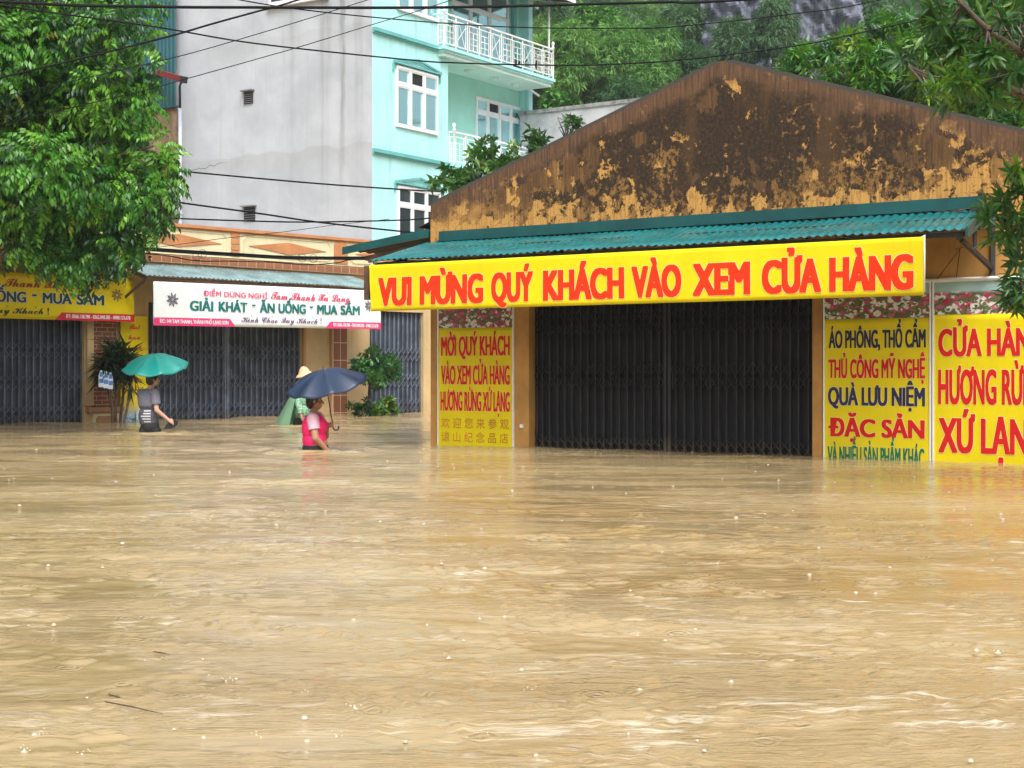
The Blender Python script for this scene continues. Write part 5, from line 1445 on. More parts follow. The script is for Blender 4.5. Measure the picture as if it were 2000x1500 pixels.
HB = [(3, (0.12, 0.29, 0.055)), (2, (0.17, 0.35, 0.07)), (1, (0.07, 0.19, 0.045))]
HD = [(3, (0.030, 0.095, 0.034)), (2, (0.045, 0.125, 0.042)), (1, (0.065, 0.155, 0.045))]
HL = [(3, (0.075, 0.23, 0.032)), (2, (0.11, 0.28, 0.04)), (1, (0.035, 0.11, 0.025))]
H_HAZE = [(3, (0.075, 0.165, 0.070)), (2, (0.105, 0.205, 0.080)), (1, (0.055, 0.125, 0.060))]  # distance haze put into the leaf colours: paler, bluer greens
def hill_tree(label, px, py, rw, rh, d, pal, tmpl, size, seed, name='hill_tree', n=26, per=60):
    rg = random.Random(seed); cl = []
    for _ in range(n):
        while True:
            x, y, z = (rg.uniform(-1, 1) for _ in range(3))
            if .15 < x * x + y * y + z * z < 1: break
        k = d / FPX
        cl.append((tuple(at(px + x * rw * .85, py + z * rh * .85, d + y * rw * k * .8)), rg.uniform(.45, .8) * min(rw, rh) * k * .55))
    b_ = at(px, 0, d); gz = float(hill_z(b_.x, b_.y))
    make_tree(name, label, 'tree' if 'bamboo' not in name else 'bamboo', cl, per, tmpl, size, pal, (b_.x, b_.y, gz - .3), tuple(at(px, py + rh * .5, d)), .12, 12, seed, m_leaf_far, 'trees on the hillside', droop=-.3)
HT = [
    ('feathery pale green bamboo clump on the hill above the middle of the left gable slope', 1245, 125, 85, 85, 82, HB, FIN, 1.0, 'bamboo_clump'),
    ('pale yellow green bamboo clump just right of the balcony post', 1098, 115, 68, 68, 80, HB, FIN, .95, 'bamboo_clump'),
    ('bright green bushy tree at the top, near the canopy corner of the mint house', 1165, 42, 38, 34, 86, HL, BRO, 1.09, 'hill_tree'),
    ('low bright leafy tree above the pale concrete wall next to the mint corner', 1085, 205, 52, 26, 66, HL, BRO, 0.88, 'hill_tree'),
    ('dark dense tree filling the shade between the two bamboo clumps', 1175, 150, 42, 70, 85, HD, FIN, 1.02, 'hill_tree'),
    ('blue green tree climbing the hill left of the bare rock', 1345, 55, 52, 48, 90, H_HAZE, FIN, 1.09, 'hill_tree'),
    ('dark tree close behind the gable peak, on its left', 1340, 130, 50, 45, 84, HD, FIN, 1.02, 'hill_tree'),
    ('mid green tree straight above the gable peak', 1440, 85, 50, 40, 86, H_HAZE, FIN, 1.02, 'hill_tree'),
    ('grey green tree covering the rock foot between its two bare faces', 1512, 60, 38, 52, 85, H_HAZE, FIN, 1.02, 'hill_tree'),
    ('hazy olive green tree right of the bare rock, at the top edge', 1690, 25, 62, 45, 92, H_HAZE, FIN, 1.22, 'hill_tree'),
    ('dark green tree at the hill foot under the right hand bamboo clump', 1235, 190, 70, 32, 72, HD, FIN, 0.88, 'hill_tree'),
    ('tall dark tree behind the balcony railing of the mint house', 1065, 45, 38, 52, 90, HD, BRO, 1.09, 'hill_tree'),
]
for i, (lab, px, py, rw, rh, d, pl, tm, sz_, nm) in enumerate(HT):
    hill_tree(lab, px, py, rw, rh, d, pl, tm, sz_, 100 + i, nm, 34 if 'bamboo' in nm else 28, 130)

# bare limestone face
b = NB('limestone'); p = b.pos
x_, y_, z_ = b.sep(p)
st = b.noise(b.xyz(b.math('MULTIPLY', x_, 2.4), y_, b.math('MULTIPLY', z_, .45)), 1.0, 8, .65, .6)
c = b.ramp(st, [(.30, (.025, .03, .042)), (.46, (.10, .112, .15)), (.62, (.19, .205, .255)), (.80, (.36, .34, .32))])
moss = b.noise(p, .9, 6, .65)
c = b.mix(b.smooth(moss, .54, .64), c, (.03, .07, .025))
b.bump(st, .8, .25); b.done(c, .85)
xs = np.linspace(11.0, 20.5, 90); zs = np.linspace(15, 29, 90)
XX, ZZ = np.meshgrid(xs, zs)
YY = 88.2 + .9 * np.sin(XX * 1.4) + .45 * np.sin(XX * 3.7 + ZZ * .6) + .3 * np.sin(ZZ * 1.9 + XX) + .18 * np.sin(XX * 9 + 1.5 * np.sin(ZZ * 2)) + .12 * np.sin(ZZ * 7 + XX * 4) + (ZZ - 15) * .18
mb = MB(); mb.add(np.stack([XX, YY, ZZ], -1).reshape(-1, 3).tolist(), [(j * 90 + i, j * 90 + i + 1, (j + 1) * 90 + i + 1, (j + 1) * 90 + i) for j in range(89) for i in range(89)], 0, False)
n_ = len(mb.v)
o = mb.build('cliff', b.mat); setting(o, 'bare grey limestone face high on the hill')
# ------------------------------------------------------------------ people
def blob(name, parts, mat, parent=None, voxel=.006, smooth=6, cut=None):
    """one continuous skin around tapered limbs and ellipsoids"""
    bm = bmesh.new()
    def sphere(mt, r=1.0):
        bmesh.ops.create_icosphere(bm, subdivisions=3, radius=r, matrix=mt)
    for p in parts:
        if p[0] == 'cap':
            _, a, ra, b_, rb = p
            a, b_ = Vector(a), Vector(b_); d = b_ - a; L = max(d.length, 1e-4)
            q = d.to_track_quat('Z', 'Y').to_matrix().to_4x4()
            bmesh.ops.create_cone(bm, cap_ends=True, segments=20, radius1=ra, radius2=rb, depth=L, matrix=Matrix.Translation((a + b_) / 2) @ q)
            sphere(Matrix.Translation(a), ra); sphere(Matrix.Translation(b_), rb)
        else:
            _, c, rx, ry, rz = p[:5]; rot = p[5] if len(p) > 5 else Matrix.Identity(4)
            sphere(Matrix.Translation(Vector(c)) @ rot @ Matrix.Diagonal((rx, ry, rz, 1)))
    me = bpy.data.meshes.new(name); bm.to_mesh(me); bm.free()
    ob = bpy.data.objects.new(name, me); COL.objects.link(ob)
    m1 = ob.modifiers.new('skin', 'REMESH'); m1.mode = 'VOXEL'; m1.voxel_size = voxel
    m2 = ob.modifiers.new('soft', 'SMOOTH'); m2.iterations = smooth; m2.factor = .5
    dg = bpy.context.evaluated_depsgraph_get(); dg.update()
    out = bpy.data.meshes.new_from_object(ob.evaluated_get(dg)); bpy.data.objects.remove(ob); bpy.data.meshes.remove(me)
    out.name = name
    if cut:      # open hem or neckline: (point, normal) keeps the side the normal points to
        bm = bmesh.new(); bm.from_mesh(out)
        for co, no in cut:
            bmesh.ops.bisect_plane(bm, geom=bm.verts[:] + bm.edges[:] + bm.faces[:], plane_co=co, plane_no=no, clear_inner=True)
        bm.to_mesh(out); bm.free()
    off = root_loc(parent) if parent else Vector()
    out.transform(Matrix.Translation(-off))
    for p in out.polygons: p.use_smooth = True
    out.materials.clear(); out.materials.append(mat)
    o = bpy.data.objects.new(name, out); COL.objects.link(o)
    if parent: o.parent = parent
    if cut:
        s_ = o.modifiers.new('cloth', 'SOLIDIFY'); s_.thickness = .004; s_.offset = 1
    return o

def skin(name, col): 
    b = NB(name); n = b.noise(b.pos, 25, 4)
    b.b.inputs['Subsurface Weight'].default_value = .12; b.b.inputs['Subsurface Radius'].default_value = (.02, .008, .004)
    return b.done(b.mix(n, tuple(x * .88 for x in col), tuple(x * 1.1 for x in col)), .5, .4)
m_skin_w = skin('tanned_skin', (0.42, 0.22, 0.14)); m_skin_b = skin('light_skin', (0.60, 0.36, 0.26))
m_hair = M('black_hair', (0.012, 0.010, 0.010), .45, .3, 30)
m_blacktr = M('black_trousers', (0.012, 0.012, 0.014), .75)
m_eye = M('dark_eye', (0.02, 0.015, 0.012), .2)

def head(c, f, r, up=Vector((0, 0, 1))):
    """skull, jaw, nose, brow, lips and ears; c = centre, f = way the face looks"""
    f = Vector(f).normalized(); s_ = f.cross(up).normalized(); u = s_.cross(f)
    M3 = Matrix((s_, f, u)).transposed().to_4x4()
    L = lambda x, y, z: c + s_ * x * r + f * y * r + u * z * r
    P = [('ell', L(0, -.12, .18), .80 * r, .95 * r, .88 * r, M3), ('ell', L(0, .22, -.28), .64 * r, .68 * r, .74 * r, M3), ('ell', L(0, .46, -.78), .30 * r, .30 * r, .24 * r, M3),
         ('cap', L(0, .86, .10), .085 * r, L(0, 1.04, -.26), .13 * r), ('ell', L(0, .80, -.56), .24 * r, .14 * r, .07 * r, M3), ('ell', L(0, .79, -.66), .20 * r, .13 * r, .07 * r, M3),
         ('ell', L(-.3, .74, .20), .27 * r, .13 * r, .08 * r, M3), ('ell', L(.3, .74, .20), .27 * r, .13 * r, .08 * r, M3),
         ('ell', L(-.42, .58, -.22), .26 * r, .24 * r, .22 * r, M3), ('ell', L(.42, .58, -.22), .26 * r, .24 * r, .22 * r, M3),
         ('ell', L(-.82, -.08, -.08), .10 * r, .20 * r, .30 * r, M3), ('ell', L(.82, -.08, -.08), .10 * r, .20 * r, .30 * r, M3)]
    return P, L, M3

def hand(w, d, n, curl, sc=1.0, thumb=1):
    """palm and five unequal fingers; w = wrist, d = along the hand, n = way the palm faces"""
    d = Vector(d).normalized(); n = (Vector(n) - d * Vector(n).dot(d)).normalized(); s_ = d.cross(n) * thumb
    L = lambda a, b_, c_: Vector(w) + d * a * sc + s_ * b_ * sc + n * c_ * sc
    P = [('cap', L(0, 0, 0), .024 * sc, L(.05, .012, 0), .024 * sc), ('cap', L(0, 0, 0), .022 * sc, L(.05, -.018, 0), .022 * sc), ('cap', L(.07, .026, 0), .014 * sc, L(.07, -.028, 0), .012 * sc)]
    for b_, ln in ((.030, .068), (.011, .078), (-.010, .072), (-.029, .056)):
        a0, a1, a2 = curl * .6, curl * 1.4, curl * 2.1
        p0 = (.078, b_, 0); p1 = (p0[0] + ln * .45 * math.cos(a0), b_ * 1.05, ln * .45 * math.sin(a0))
        p2 = (p1[0] + ln * .32 * math.cos(a1), b_ * 1.05, p1[2] + ln * .32 * math.sin(a1)); p3 = (p2[0] + ln * .25 * math.cos(a2), b_ * 1.02, p2[2] + ln * .25 * math.sin(a2))
        for q0, q1, r0, r1 in ((p0, p1, .0098, .009), (p1, p2, .009, .0082), (p2, p3, .0082, .007)): P.append(('cap', L(*q0), r0 * sc, L(*q1), r1 * sc))
    t0, t1, t2 = (.022, .030, .008), (.050, .052, .020), (.074, .050, .034)
    P += [('cap', L(*t0), .014 * sc, L(*t1), .011 * sc), ('cap', L(*t1), .0105 * sc, L(*t2), .009 * sc)]
    return P

def umbrella(name, label, apex, axis, rad, depth, col_mat, shaft_end, face, hook=True, spin=0.0):
    """eight-panel canopy with ribs, shaft and a crook handle; axis points up out of the apex"""
    apex = Vector(apex); ax = Vector(axis).normalized()
    t = thing(name, label, 'umbrella', tuple(shaft_end))
    e = ax.cross(Vector((0, 1, 0))).normalized(); g = ax.cross(e)
    nr, ns = 12, 8
    vs, fs = [], []
    def pt(r_, a):
        k = a / (2 * math.pi / 8); fr = k - math.floor(k); sag = math.sin(fr * math.pi)
        rr = rad * r_ * (1 - .045 * sag * r_ ** 2 - .025 * sag)
        h_ = -depth * (r_ ** 1.9) - .075 * rad * sag * r_ * 1.2 + .05 * rad * sag * max(0, r_ - .8)
        return apex + ax * h_ + (e * math.cos(a + spin) + g * math.sin(a + spin)) * rr
    vs.append(apex)
    for i in range(1, nr + 1):
        for j in range(8 * ns): vs.append(pt(i / nr, 2 * math.pi * j / (8 * ns)))
    m_ = 8 * ns
    for j in range(m_): fs.append((0, 1 + j, 1 + (j + 1) % m_))
    for i in range(nr - 1):
        for j in range(m_): q = 1 + i * m_; fs.append((q + j, q + m_ + j, q + m_ + (j + 1) % m_, q + (j + 1) % m_))
    mb = MB(); mb.add(vs, fs, 0, True); cn = mb.build('canopy', col_mat, t)
    so = cn.modifiers.new('cloth', 'SOLIDIFY'); so.thickness = .003
    for k in range(8):
        mb = MB(); a = k * math.pi / 4
        mb.tube([pt(r_, a + 1e-4) - ax * .006 for r_ in (.03, .3, .6, .85, 1.0)] + [pt(1.0, a + 1e-4) * 1.0 + (pt(1.0, a + 1e-4) - pt(.9, a + 1e-4)).normalized() * .018], .0028, 5)
        mb.tube([apex - ax * depth * .95, pt(.5, a + 1e-4) - ax * .008], .002, 4)
        mb.build('rib', m_steel_dk, cn)
    mb = MB(); mb.tube([apex + ax * .045, apex - ax * .05, shaft_end], [.004, .0065, .0065], 8); mb.build('shaft', m_steel_dk, t)
    dn = (Vector(shaft_end) - apex).normalized(); f = Vector(face).normalized()
    mb = MB()
    if hook:
        pts = [Vector(shaft_end) - dn * .05, Vector(shaft_end) + dn * .02]
        c = Vector(shaft_end) + dn * .03 + f * .036
        for k in range(9):
            a = math.pi * k / 8 * 1.15; pts.append(c - f * .036 * math.cos(a) + dn * .036 * math.sin(a))
        mb.tube(pts, .0095, 8)
    else: mb.tube([Vector(shaft_end) - dn * .08, Vector(shaft_end) + dn * .05], .014, 8)
    mb.build('handle', m_steel_dk, t)
    return t

def fabric(name, col, rough=.55, var=.1): return M(name, col, rough, var, 9, .6, 16)
Q = lambda px, py, d: at(px, py, d)

# ---- woman in the pink vest, D = 19.2
D0 = 19.2
fx = Vector((1, .22, 0)).normalized(); fy = Vector((-.22, 1, 0)).normalized()
wm = thing('person', 'woman in a bright pink vest wading waist deep under the dark blue umbrella', 'person', tuple(Q(615, 725 + 2990 * 1.8 / D0, D0)))
hc = Q(615.5, 783, D0); hp, HL_, HM = head(hc, (1, .12, -.06), .100)
ch = Q(614, 836, D0); hip = Q(616, 880, D0)
sh_n = ch + Vector((0, -.165, .115)); sh_f = ch + Vector((.03, .165, .115))
el_n = Q(616.5, 856, D0 - .22); wr_n = Q(641, 882, D0 - .10)
hd_f = Q(645, 829, D0 + .05); el_f = Q(636, 852, D0 + .24)
body = hp + [('cap', Q(613.5, 800, D0), .052, Q(612, 815, D0), .062), ('ell', ch + Vector((0, 0, -.01)), .135, .185, .20), ('ell', Q(616, 868, D0), .155, .18, .15), ('ell', hip, .155, .19, .14),
     ('cap', sh_n + Vector((-.01, .05, 0)), .060, sh_f + Vector((-.01, -.05, 0)), .060),
     ('cap', sh_n, .054, el_n, .044), ('cap', el_n, .043, wr_n, .029), ('cap', sh_f, .052, el_f, .042), ('cap', el_f, .040, hd_f + Vector((-.045, .03, -.02)), .028)]
for sy in (-1, 1):
    kn = hip + Vector((.06 * sy, .09 * sy, -.42)); ft = hip + Vector((-.02 + .06 * sy, .09 * sy, -.78))
    body += [('cap', hip + Vector((0, .09 * sy, -.05)), .095, kn, .062), ('cap', kn, .06, ft, .042), ('cap', ft, .042, ft + Vector((.16, 0, -.01)), .032)]
body += hand(wr_n, (wr_n - el_n), (-.3, 1, 0), .35, 1.0, 1) + hand(hd_f + Vector((-.045, .03, -.02)), (.85, -.35, .25), (.2, -.85, -.3), .95, .95, -1)
pb = blob('body', body, m_skin_w, wm, .0058, 5)
blob('hair', [('ell', hc + Vector((-.022, 0, .026)), .096, .092, .096), ('ell', hc + Vector((-.058, 0, -.02)), .062, .080, .085), ('ell', hc + Vector((.03, 0, .068)), .066, .074, .045)], m_hair, wm, .005, 4)
for sx in (-.34, .34):
    mb = MB(); mb.lathe(HL_(sx, .76, .03), [(.001, -.010), (.010, -.006), (.012, 0), (.010, .006), (.001, .010)], 8); mb.build('eye', m_eye, wm)
m_pinkv = fabric('hot_pink_cloth', (0.78, 0.010, 0.13), .6, .08); m_pinks = fabric('pale_pink_cloth', (0.72, 0.42, 0.52), .6, .1)
hemn = Vector((0, 0, 1))
blob('vest', [('ell', ch + Vector((-.005, 0, -.005)), .152, .192, .205), ('ell', Q(614.5, 860, D0), .150, .185, .17), ('cap', sh_n + Vector((-.01, .06, .012)), .062, sh_f + Vector((-.01, -.06, .012)), .062), ('ell', ch + Vector((.045, -.02, .02)), .125, .15, .13)],
     m_pinkv, wm, .006, 7, [(Q(613, 871, D0), (.08, 0, 1)), (Q(613, 805, D0), (-.25, 0, -1))])
for sh_, el_ in ((sh_n, el_n), (sh_f, el_f)):
    d_ = (el_ - sh_).normalized(); end = sh_ + d_ * .135
    blob('sleeve', [('cap', sh_ + Vector((0, .02 if sh_ is sh_n else -.02, .008)), .074, end + d_ * .03, .066)], m_pinks, wm, .006, 4, [(end, tuple(-d_))])
blob('trousers', [('ell', Q(616, 876, D0), .163, .192, .11), ('ell', hip + Vector((0, 0, -.05)), .162, .2, .15)] + [('cap', hip + Vector((0, .09 * sy, -.08)), .108, hip + Vector((.06 * sy, .09 * sy, -.5)), .08) for sy in (-1, 1)], m_blacktr, wm, .007, 5, [(Q(615, 868, D0), (0, 0, -1))])
m_navyc = NB('navy_umbrella_cloth'); m_navyc.done((0.012, 0.026, 0.062), .40, .5); m_navyc.b.inputs['Sheen Weight'].default_value = .0; m_navyc = m_navyc.mat
apex = Q(632, 722.5, D0 - .06); se = Q(650.2, 831, D0 + .03)
umbrella('umbrella', 'dark blue umbrella with a curved handle held by the woman in pink', apex, (apex - se) + Vector((-.015, -.10, 0)), .525, .185, m_navyc, se, (1, -.2, .15), True, .2)

# ---- boy with the slippers, D = 24.8
D1 = 24.8
by = thing('person', 'boy in a grey striped T-shirt wading away with black slippers in his hand', 'person', tuple(Q(292, 725 + 2990 * 1.8 / D1, D1)))
hc = Q(298.5, 741, D1); hp, HL_, HM = head(hc, (.86, .5, -.05), .100)
ch = Q(290, 782, D1); hip = Q(293, 838, D1)
sh_r = Q(303, 768, D1 - .10); sh_l = Q(275.5, 768, D1 + .10); el_r = Q(306, 801, D1 - .16); wr_r = Q(329, 820, D1 - .10)
el_l = Q(281, 800, D1 + .32); hd_l = Q(301, 778, D1 + .34)
body = hp + [('cap', Q(296, 752, D1), .048, Q(292, 764, D1), .056), ('ell', ch, .155, .115, .20), ('ell', Q(291.5, 815, D1), .14, .11, .16), ('ell', hip, .14, .115, .12),
     ('cap', sh_r + Vector((-.04, .02, 0)), .052, sh_l + Vector((.04, -.02, 0)), .052), ('cap', sh_r, .047, el_r, .038), ('cap', el_r, .037, wr_r, .025), ('cap', sh_l, .047, el_l, .038), ('cap', el_l, .037, hd_l, .026)]
for sx in (-1, 1):
    kn = hip + Vector((.085 * sx, .12 * sx, -.42)); ft = hip + Vector((.085 * sx, -.05 + .1 * sx, -.84))
    body += [('cap', hip + Vector((.075 * sx, 0, -.04)), .085, kn, .055), ('cap', kn, .054, ft, .038), ('cap', ft, .038, ft + Vector((.13, .08, -.01)), .03)]
body += hand(wr_r, (wr_r - el_r) + Vector((.02, 0, .05)), (-.2, .75, -.55), .8, 1.0, 1) + hand(hd_l, (.2, .1, .95), (.9, 0, -.2), .9, .95, 1)
blob('body', body, m_skin_b, by, .0058, 5)
blob('hair', [('ell', hc + Vector((-.018, -.012, .026)), .096, .096, .094), ('ell', hc + Vector((-.035, -.03, -.028)), .072, .07, .07), ('ell', hc + Vector((.025, .015, .06)), .075, .075, .05)], m_hair, by, .005, 4)
for sx in (-.34, .34):
    mb = MB(); mb.lathe(HL_(sx, .76, .03), [(.001, -.010), (.010, -.006), (.012, 0), (.010, .006), (.001, .010)], 8); mb.build('eye', m_eye, by)
# heather shirt: lighter dry yoke, darker wet lower half, white stripes at the lower right of the back
b = NB('grey_striped_cotton'); x_, y_, z_ = b.sep(b.pos)
zw = Q(290, 793, D1).z; z_hi = Q(290, 798, D1).z; z_lo = Q(290, 835, D1).z
xl = Q(276, 800, D1).x; xr = Q(297.5, 800, D1).x
base = b.mix(b.smooth(z_, zw - .006, zw + .006), (0.052, 0.054, 0.075), (0.165, 0.165, 0.215))
base = b.mix(b.math('MULTIPLY', b.noise(b.pos, 60, 3), .35), base, (0.30, 0.30, 0.36))
per = (z_hi - z_lo) / 7
fr_ = b.math('FRACT', b.math('DIVIDE', b.math('SUBTRACT', z_, z_lo), per))
edge = b.math('ADD', xl, b.math('MULTIPLY', b.math('ABSOLUTE', b.math('SINE', b.math('MULTIPLY', b.math('FLOOR', b.math('DIVIDE', b.math('SUBTRACT', z_, z_lo), per)), 2.3))), .07))
msk = b.math('MULTIPLY', b.math('MULTIPLY', b.math('LESS_THAN', fr_, .46), b.math('GREATER_THAN', x_, edge)), b.math('MULTIPLY', b.math('LESS_THAN', x_, xr), b.math('MULTIPLY', b.math('GREATER_THAN', z_, z_lo), b.math('LESS_THAN', z_, z_hi))))
b.bump(b.noise(b.pos, 14, 4), .4, .02)
m_shirt = b.done(b.mix(msk, base, (.66, .66, .68)), .8, .2)
blob('shirt', [('ell', ch + Vector((0, 0, -.005)), .172, .13, .205), ('ell', Q(290.5, 812, D1), .165, .13, .17), ('cap', Q(291, 822, D1) + Vector((-.045, 0, 0)), .105, Q(291, 822, D1) + Vector((.045, 0, 0)), .105), ('cap', sh_r + Vector((-.05, .03, .01)), .058, sh_l + Vector((.05, -.03, .01)), .058)],
     m_shirt, by, .006, 7, [(Q(291, 836, D1), (0, 0, 1)), (Q(293, 757, D1), (-.1, 0, -1))])
for sh_, el_ in ((sh_r, el_r), (sh_l, el_l)):
    d_ = (el_ - sh_).normalized(); end = sh_ + d_ * .19
    blob('sleeve', [('cap', sh_ + d_ * -.01, .066, end + d_ * .03, .072)], m_shirt, by, .006, 5, [(end, tuple(-d_))])
blob('shorts', [('ell', hip + Vector((0, 0, .03)), .152, .126, .15)] + [('cap', hip + Vector((.075 * sx, 0, -.03)), .10, hip + Vector((.085 * sx, .1 * sx, -.36)), .095) for sx in (-1, 1)], m_blacktr, by, .007, 5, [(Q(291, 826, D1), (0, 0, -1))])
m_tealc = NB('teal_umbrella_cloth'); m_tealc.done((0.012, 0.27, 0.23), .35, .5); m_tealc = m_tealc.mat
apex = Q(301, 692, D1 - .02); se = hd_l + Vector((.01, -.03, .0))
umbrella('umbrella', 'green teal umbrella tilted over the boy in the grey striped T-shirt', apex, (-.02, -.26, .96), .545, .20, m_tealc, se, (1, 0, 0), False, .39)
# pair of black slippers in his hand
m_rubber = M('black_rubber', (0.012, 0.011, 0.011), .6)
sl = thing('slippers', 'pair of black flat slippers held by the boy above the water', 'footwear', tuple(Q(334, 829, D1 - .06)))
for k, dy in enumerate((0, .035)):
    c0 = Q(322, 836.5, D1 - .07 + dy); c1 = Q(346.5, 823.5, D1 - .07 + dy); d_ = (c1 - c0); L_ = d_.length; d_.normalize(); w_ = d_.cross(Vector((0, 1, 0))).normalized() * -1
    out = []
    for i in range(24):
        a = 2 * math.pi * i / 24; xx = .5 * math.cos(a); hw = .054 + .014 * math.cos(a) - .006 * math.cos(2 * a)
        out.append(c0 + d_ * L_ * (.5 + xx * 1.06) + w_ * hw * math.sin(a))
    mb = MB(); n_ = len(out)
    mb.add([p + Vector((0, -.009, 0)) for p in out] + [p + Vector((0, .009, 0)) for p in out], [tuple(range(n_)), tuple(range(2 * n_ - 1, n_ - 1, -1))] + [(i, n_ + i, n_ + (i + 1) % n_, (i + 1) % n_) for i in range(n_)])
    so_ = mb.build('sole', m_rubber, sl)
    mb = MB(); f0 = c0 + d_ * L_ * .68
    mb.tube([f0 + w_ * .045 + Vector((0, .009, 0)), f0 + w_ * .03 + Vector((0, .035, 0)), f0 - w_ * .03 + Vector((0, .035, 0)), f0 - w_ * .045 + Vector((0, .009, 0))], .009, 6); mb.build('strap', m_rubber, so_)

# ---- person in the green rain cape behind, D = 28.4
D2 = 28.4
rp = thing('person', 'person in green rain cape and straw hat, half hidden behind the blue umbrella', 'person', tuple(Q(590, 725 + 2990 * 1.8 / D2, D2)))
hc = Q(594.5, 738, D2); hp, HL_, HM = head(hc, (.75, -.6, -.05), .098)
ch = Q(592, 778, D2); hip = Q(592, 822, D2); 
sh_a = ch + Vector((-.15, -.02, .12)); sh_b = ch + Vector((.15, .02, .12)); el_a = Q(585.5, 797, D2 - .18); wr_a = Q(589, 815, D2 - .24); el_b = Q(606, 800, D2 - .05); wr_b = Q(604, 818, D2 - .16)
body = hp + [('cap', Q(594, 750, D2), .046, Q(593, 764, D2), .056), ('ell', ch, .15, .11, .2), ('ell', Q(592, 805, D2), .14, .11, .16), ('ell', hip, .15, .12, .13), ('cap', sh_a, .05, sh_b, .05),
     ('cap', sh_a, .046, el_a, .038), ('cap', el_a, .037, wr_a, .026), ('cap', sh_b, .046, el_b, .038), ('cap', el_b, .037, wr_b, .026)]
for sx in (-1, 1): body += [('cap', hip + Vector((.08 * sx, 0, -.03)), .085, hip + Vector((.09 * sx, .03, -.45)), .055), ('cap', hip + Vector((.09 * sx, .03, -.45)), .054, hip + Vector((.09 * sx, .05, -.85)), .04)]
body += hand(wr_a, (.3, -.4, -.7), (.9, .2, 0), .5, 1.0, 1) + hand(wr_b, (-.2, -.4, -.7), (-.9, .2, 0), .5, 1.0, -1)
blob('body', body, m_skin_w, rp, .0065, 5)
blob('hair', [('ell', hc + Vector((-.01, .03, .03)), .09, .09, .085)], m_hair, rp, .006, 3)
for sx in (-.34, .34):
    mb = MB(); mb.lathe(HL_(sx, .76, .03), [(.001, -.010), (.010, -.006), (.012, 0), (.010, .006), (.001, .010)], 8); mb.build('eye', m_eye, rp)
m_print = M('pale_printed_cloth', (.22, .40, .27), .7, .5, 28)
blob('shirt', [('ell', ch, .165, .125, .21), ('ell', Q(592, 803, D2), .155, .125, .17), ('cap', sh_a, .058, sh_b, .058)], m_print, rp, .007, 5, [(Q(592, 818, D2), (0, 0, 1)), (Q(593, 758, D2), (0, 0, -1))])
for sh_, el_, wr_ in ((sh_a, el_a, wr_a), (sh_b, el_b, wr_b)):
    end = el_.lerp(wr_, .62); d_ = (wr_ - el_).normalized()
    blob('sleeve', [('cap', sh_, .062, el_, .054), ('cap', el_, .054, end + d_ * .03, .046)], m_print, rp, .007, 4, [(end, tuple(-d_))])
blob('trousers', [('ell', hip, .16, .13, .13)] + [('cap', hip + Vector((.08 * sx, 0, -.03)), .10, hip + Vector((.09 * sx, .03, -.5)), .08) for sx in (-1, 1)], m_blacktr, rp, .008, 4, [(Q(592, 816, D2), (0, 0, -1))])
b = NB('green_rain_film'); b.done((.34, .58, .40), .25, .5); b.b.inputs['Transmission Weight'].default_value = .25
tr = b.t.nodes.new('ShaderNodeBsdfTranslucent'); tr.inputs['Color'].default_value = (.36, .62, .42, 1)
mx = b.t.nodes.new('ShaderNodeMixShader'); mx.inputs[0].default_value = .45; b.link(b.b.outputs[0], mx.inputs[1]); b.link(tr.outputs[0], mx.inputs[2]); b.link(mx.outputs[0], b.out.inputs['Surface'])
neck = Q(593, 756, D2); vs, fs = [], []
na, nh = 40, 14
for i in range(nh + 1):
    t = i / nh
    for j in range(na + 1):
        a = R(-55) + (R(360) - R(55)) * j / na      # opening at the front
        ang = R(-90) + R(28) + (R(360) - R(56)) * j / na
        rx = .07 + .16 * min(1, t * 4) + .10 * t; ry = .06 + .12 * min(1, t * 4) + .08 * t
        fold = 1 + .08 * t * math.sin(ang * 7) + .05 * t * math.sin(ang * 13 + 1)
        lean = -.19 * max(0, t - .2) * max(0, -math.cos(ang)) * 1.5
        vs.append(neck + Vector((rx * math.cos(ang) * fold + lean, ry * math.sin(ang) * fold, -.78 * t - (.02 * math.cos(ang * 5)) * t + .0)))
for i in range(nh):
    for j in range(na): q = i * (na + 1) + j; fs.append((q, q + na + 1, q + na + 2, q + 1))
mb = MB(); mb.add(vs, fs, 0, True); cp = mb.build('rain_cape', b.mat, rp); so = cp.modifiers.new('film', 'SOLIDIFY'); so.thickness = .002
m_straw = M('straw', (0.66, 0.46, 0.26), .7, .2, 30, .3, 90)
ax = Vector((-.21, -.10, 1)).normalized(); hb = Q(595, 731, D2)
mb = MB(); mb.lathe(hb - ax * .01, [(.175, -.022), (.168, -.008), (.125, .03), (.105, .05), (.085, .10), (.05, .142), (.015, .158), (.0005, .16)], 24, 0, ax)
ht = mb.build('straw_hat', m_straw, rp); so = ht.modifiers.new('straw', 'SOLIDIFY'); so.thickness = .005
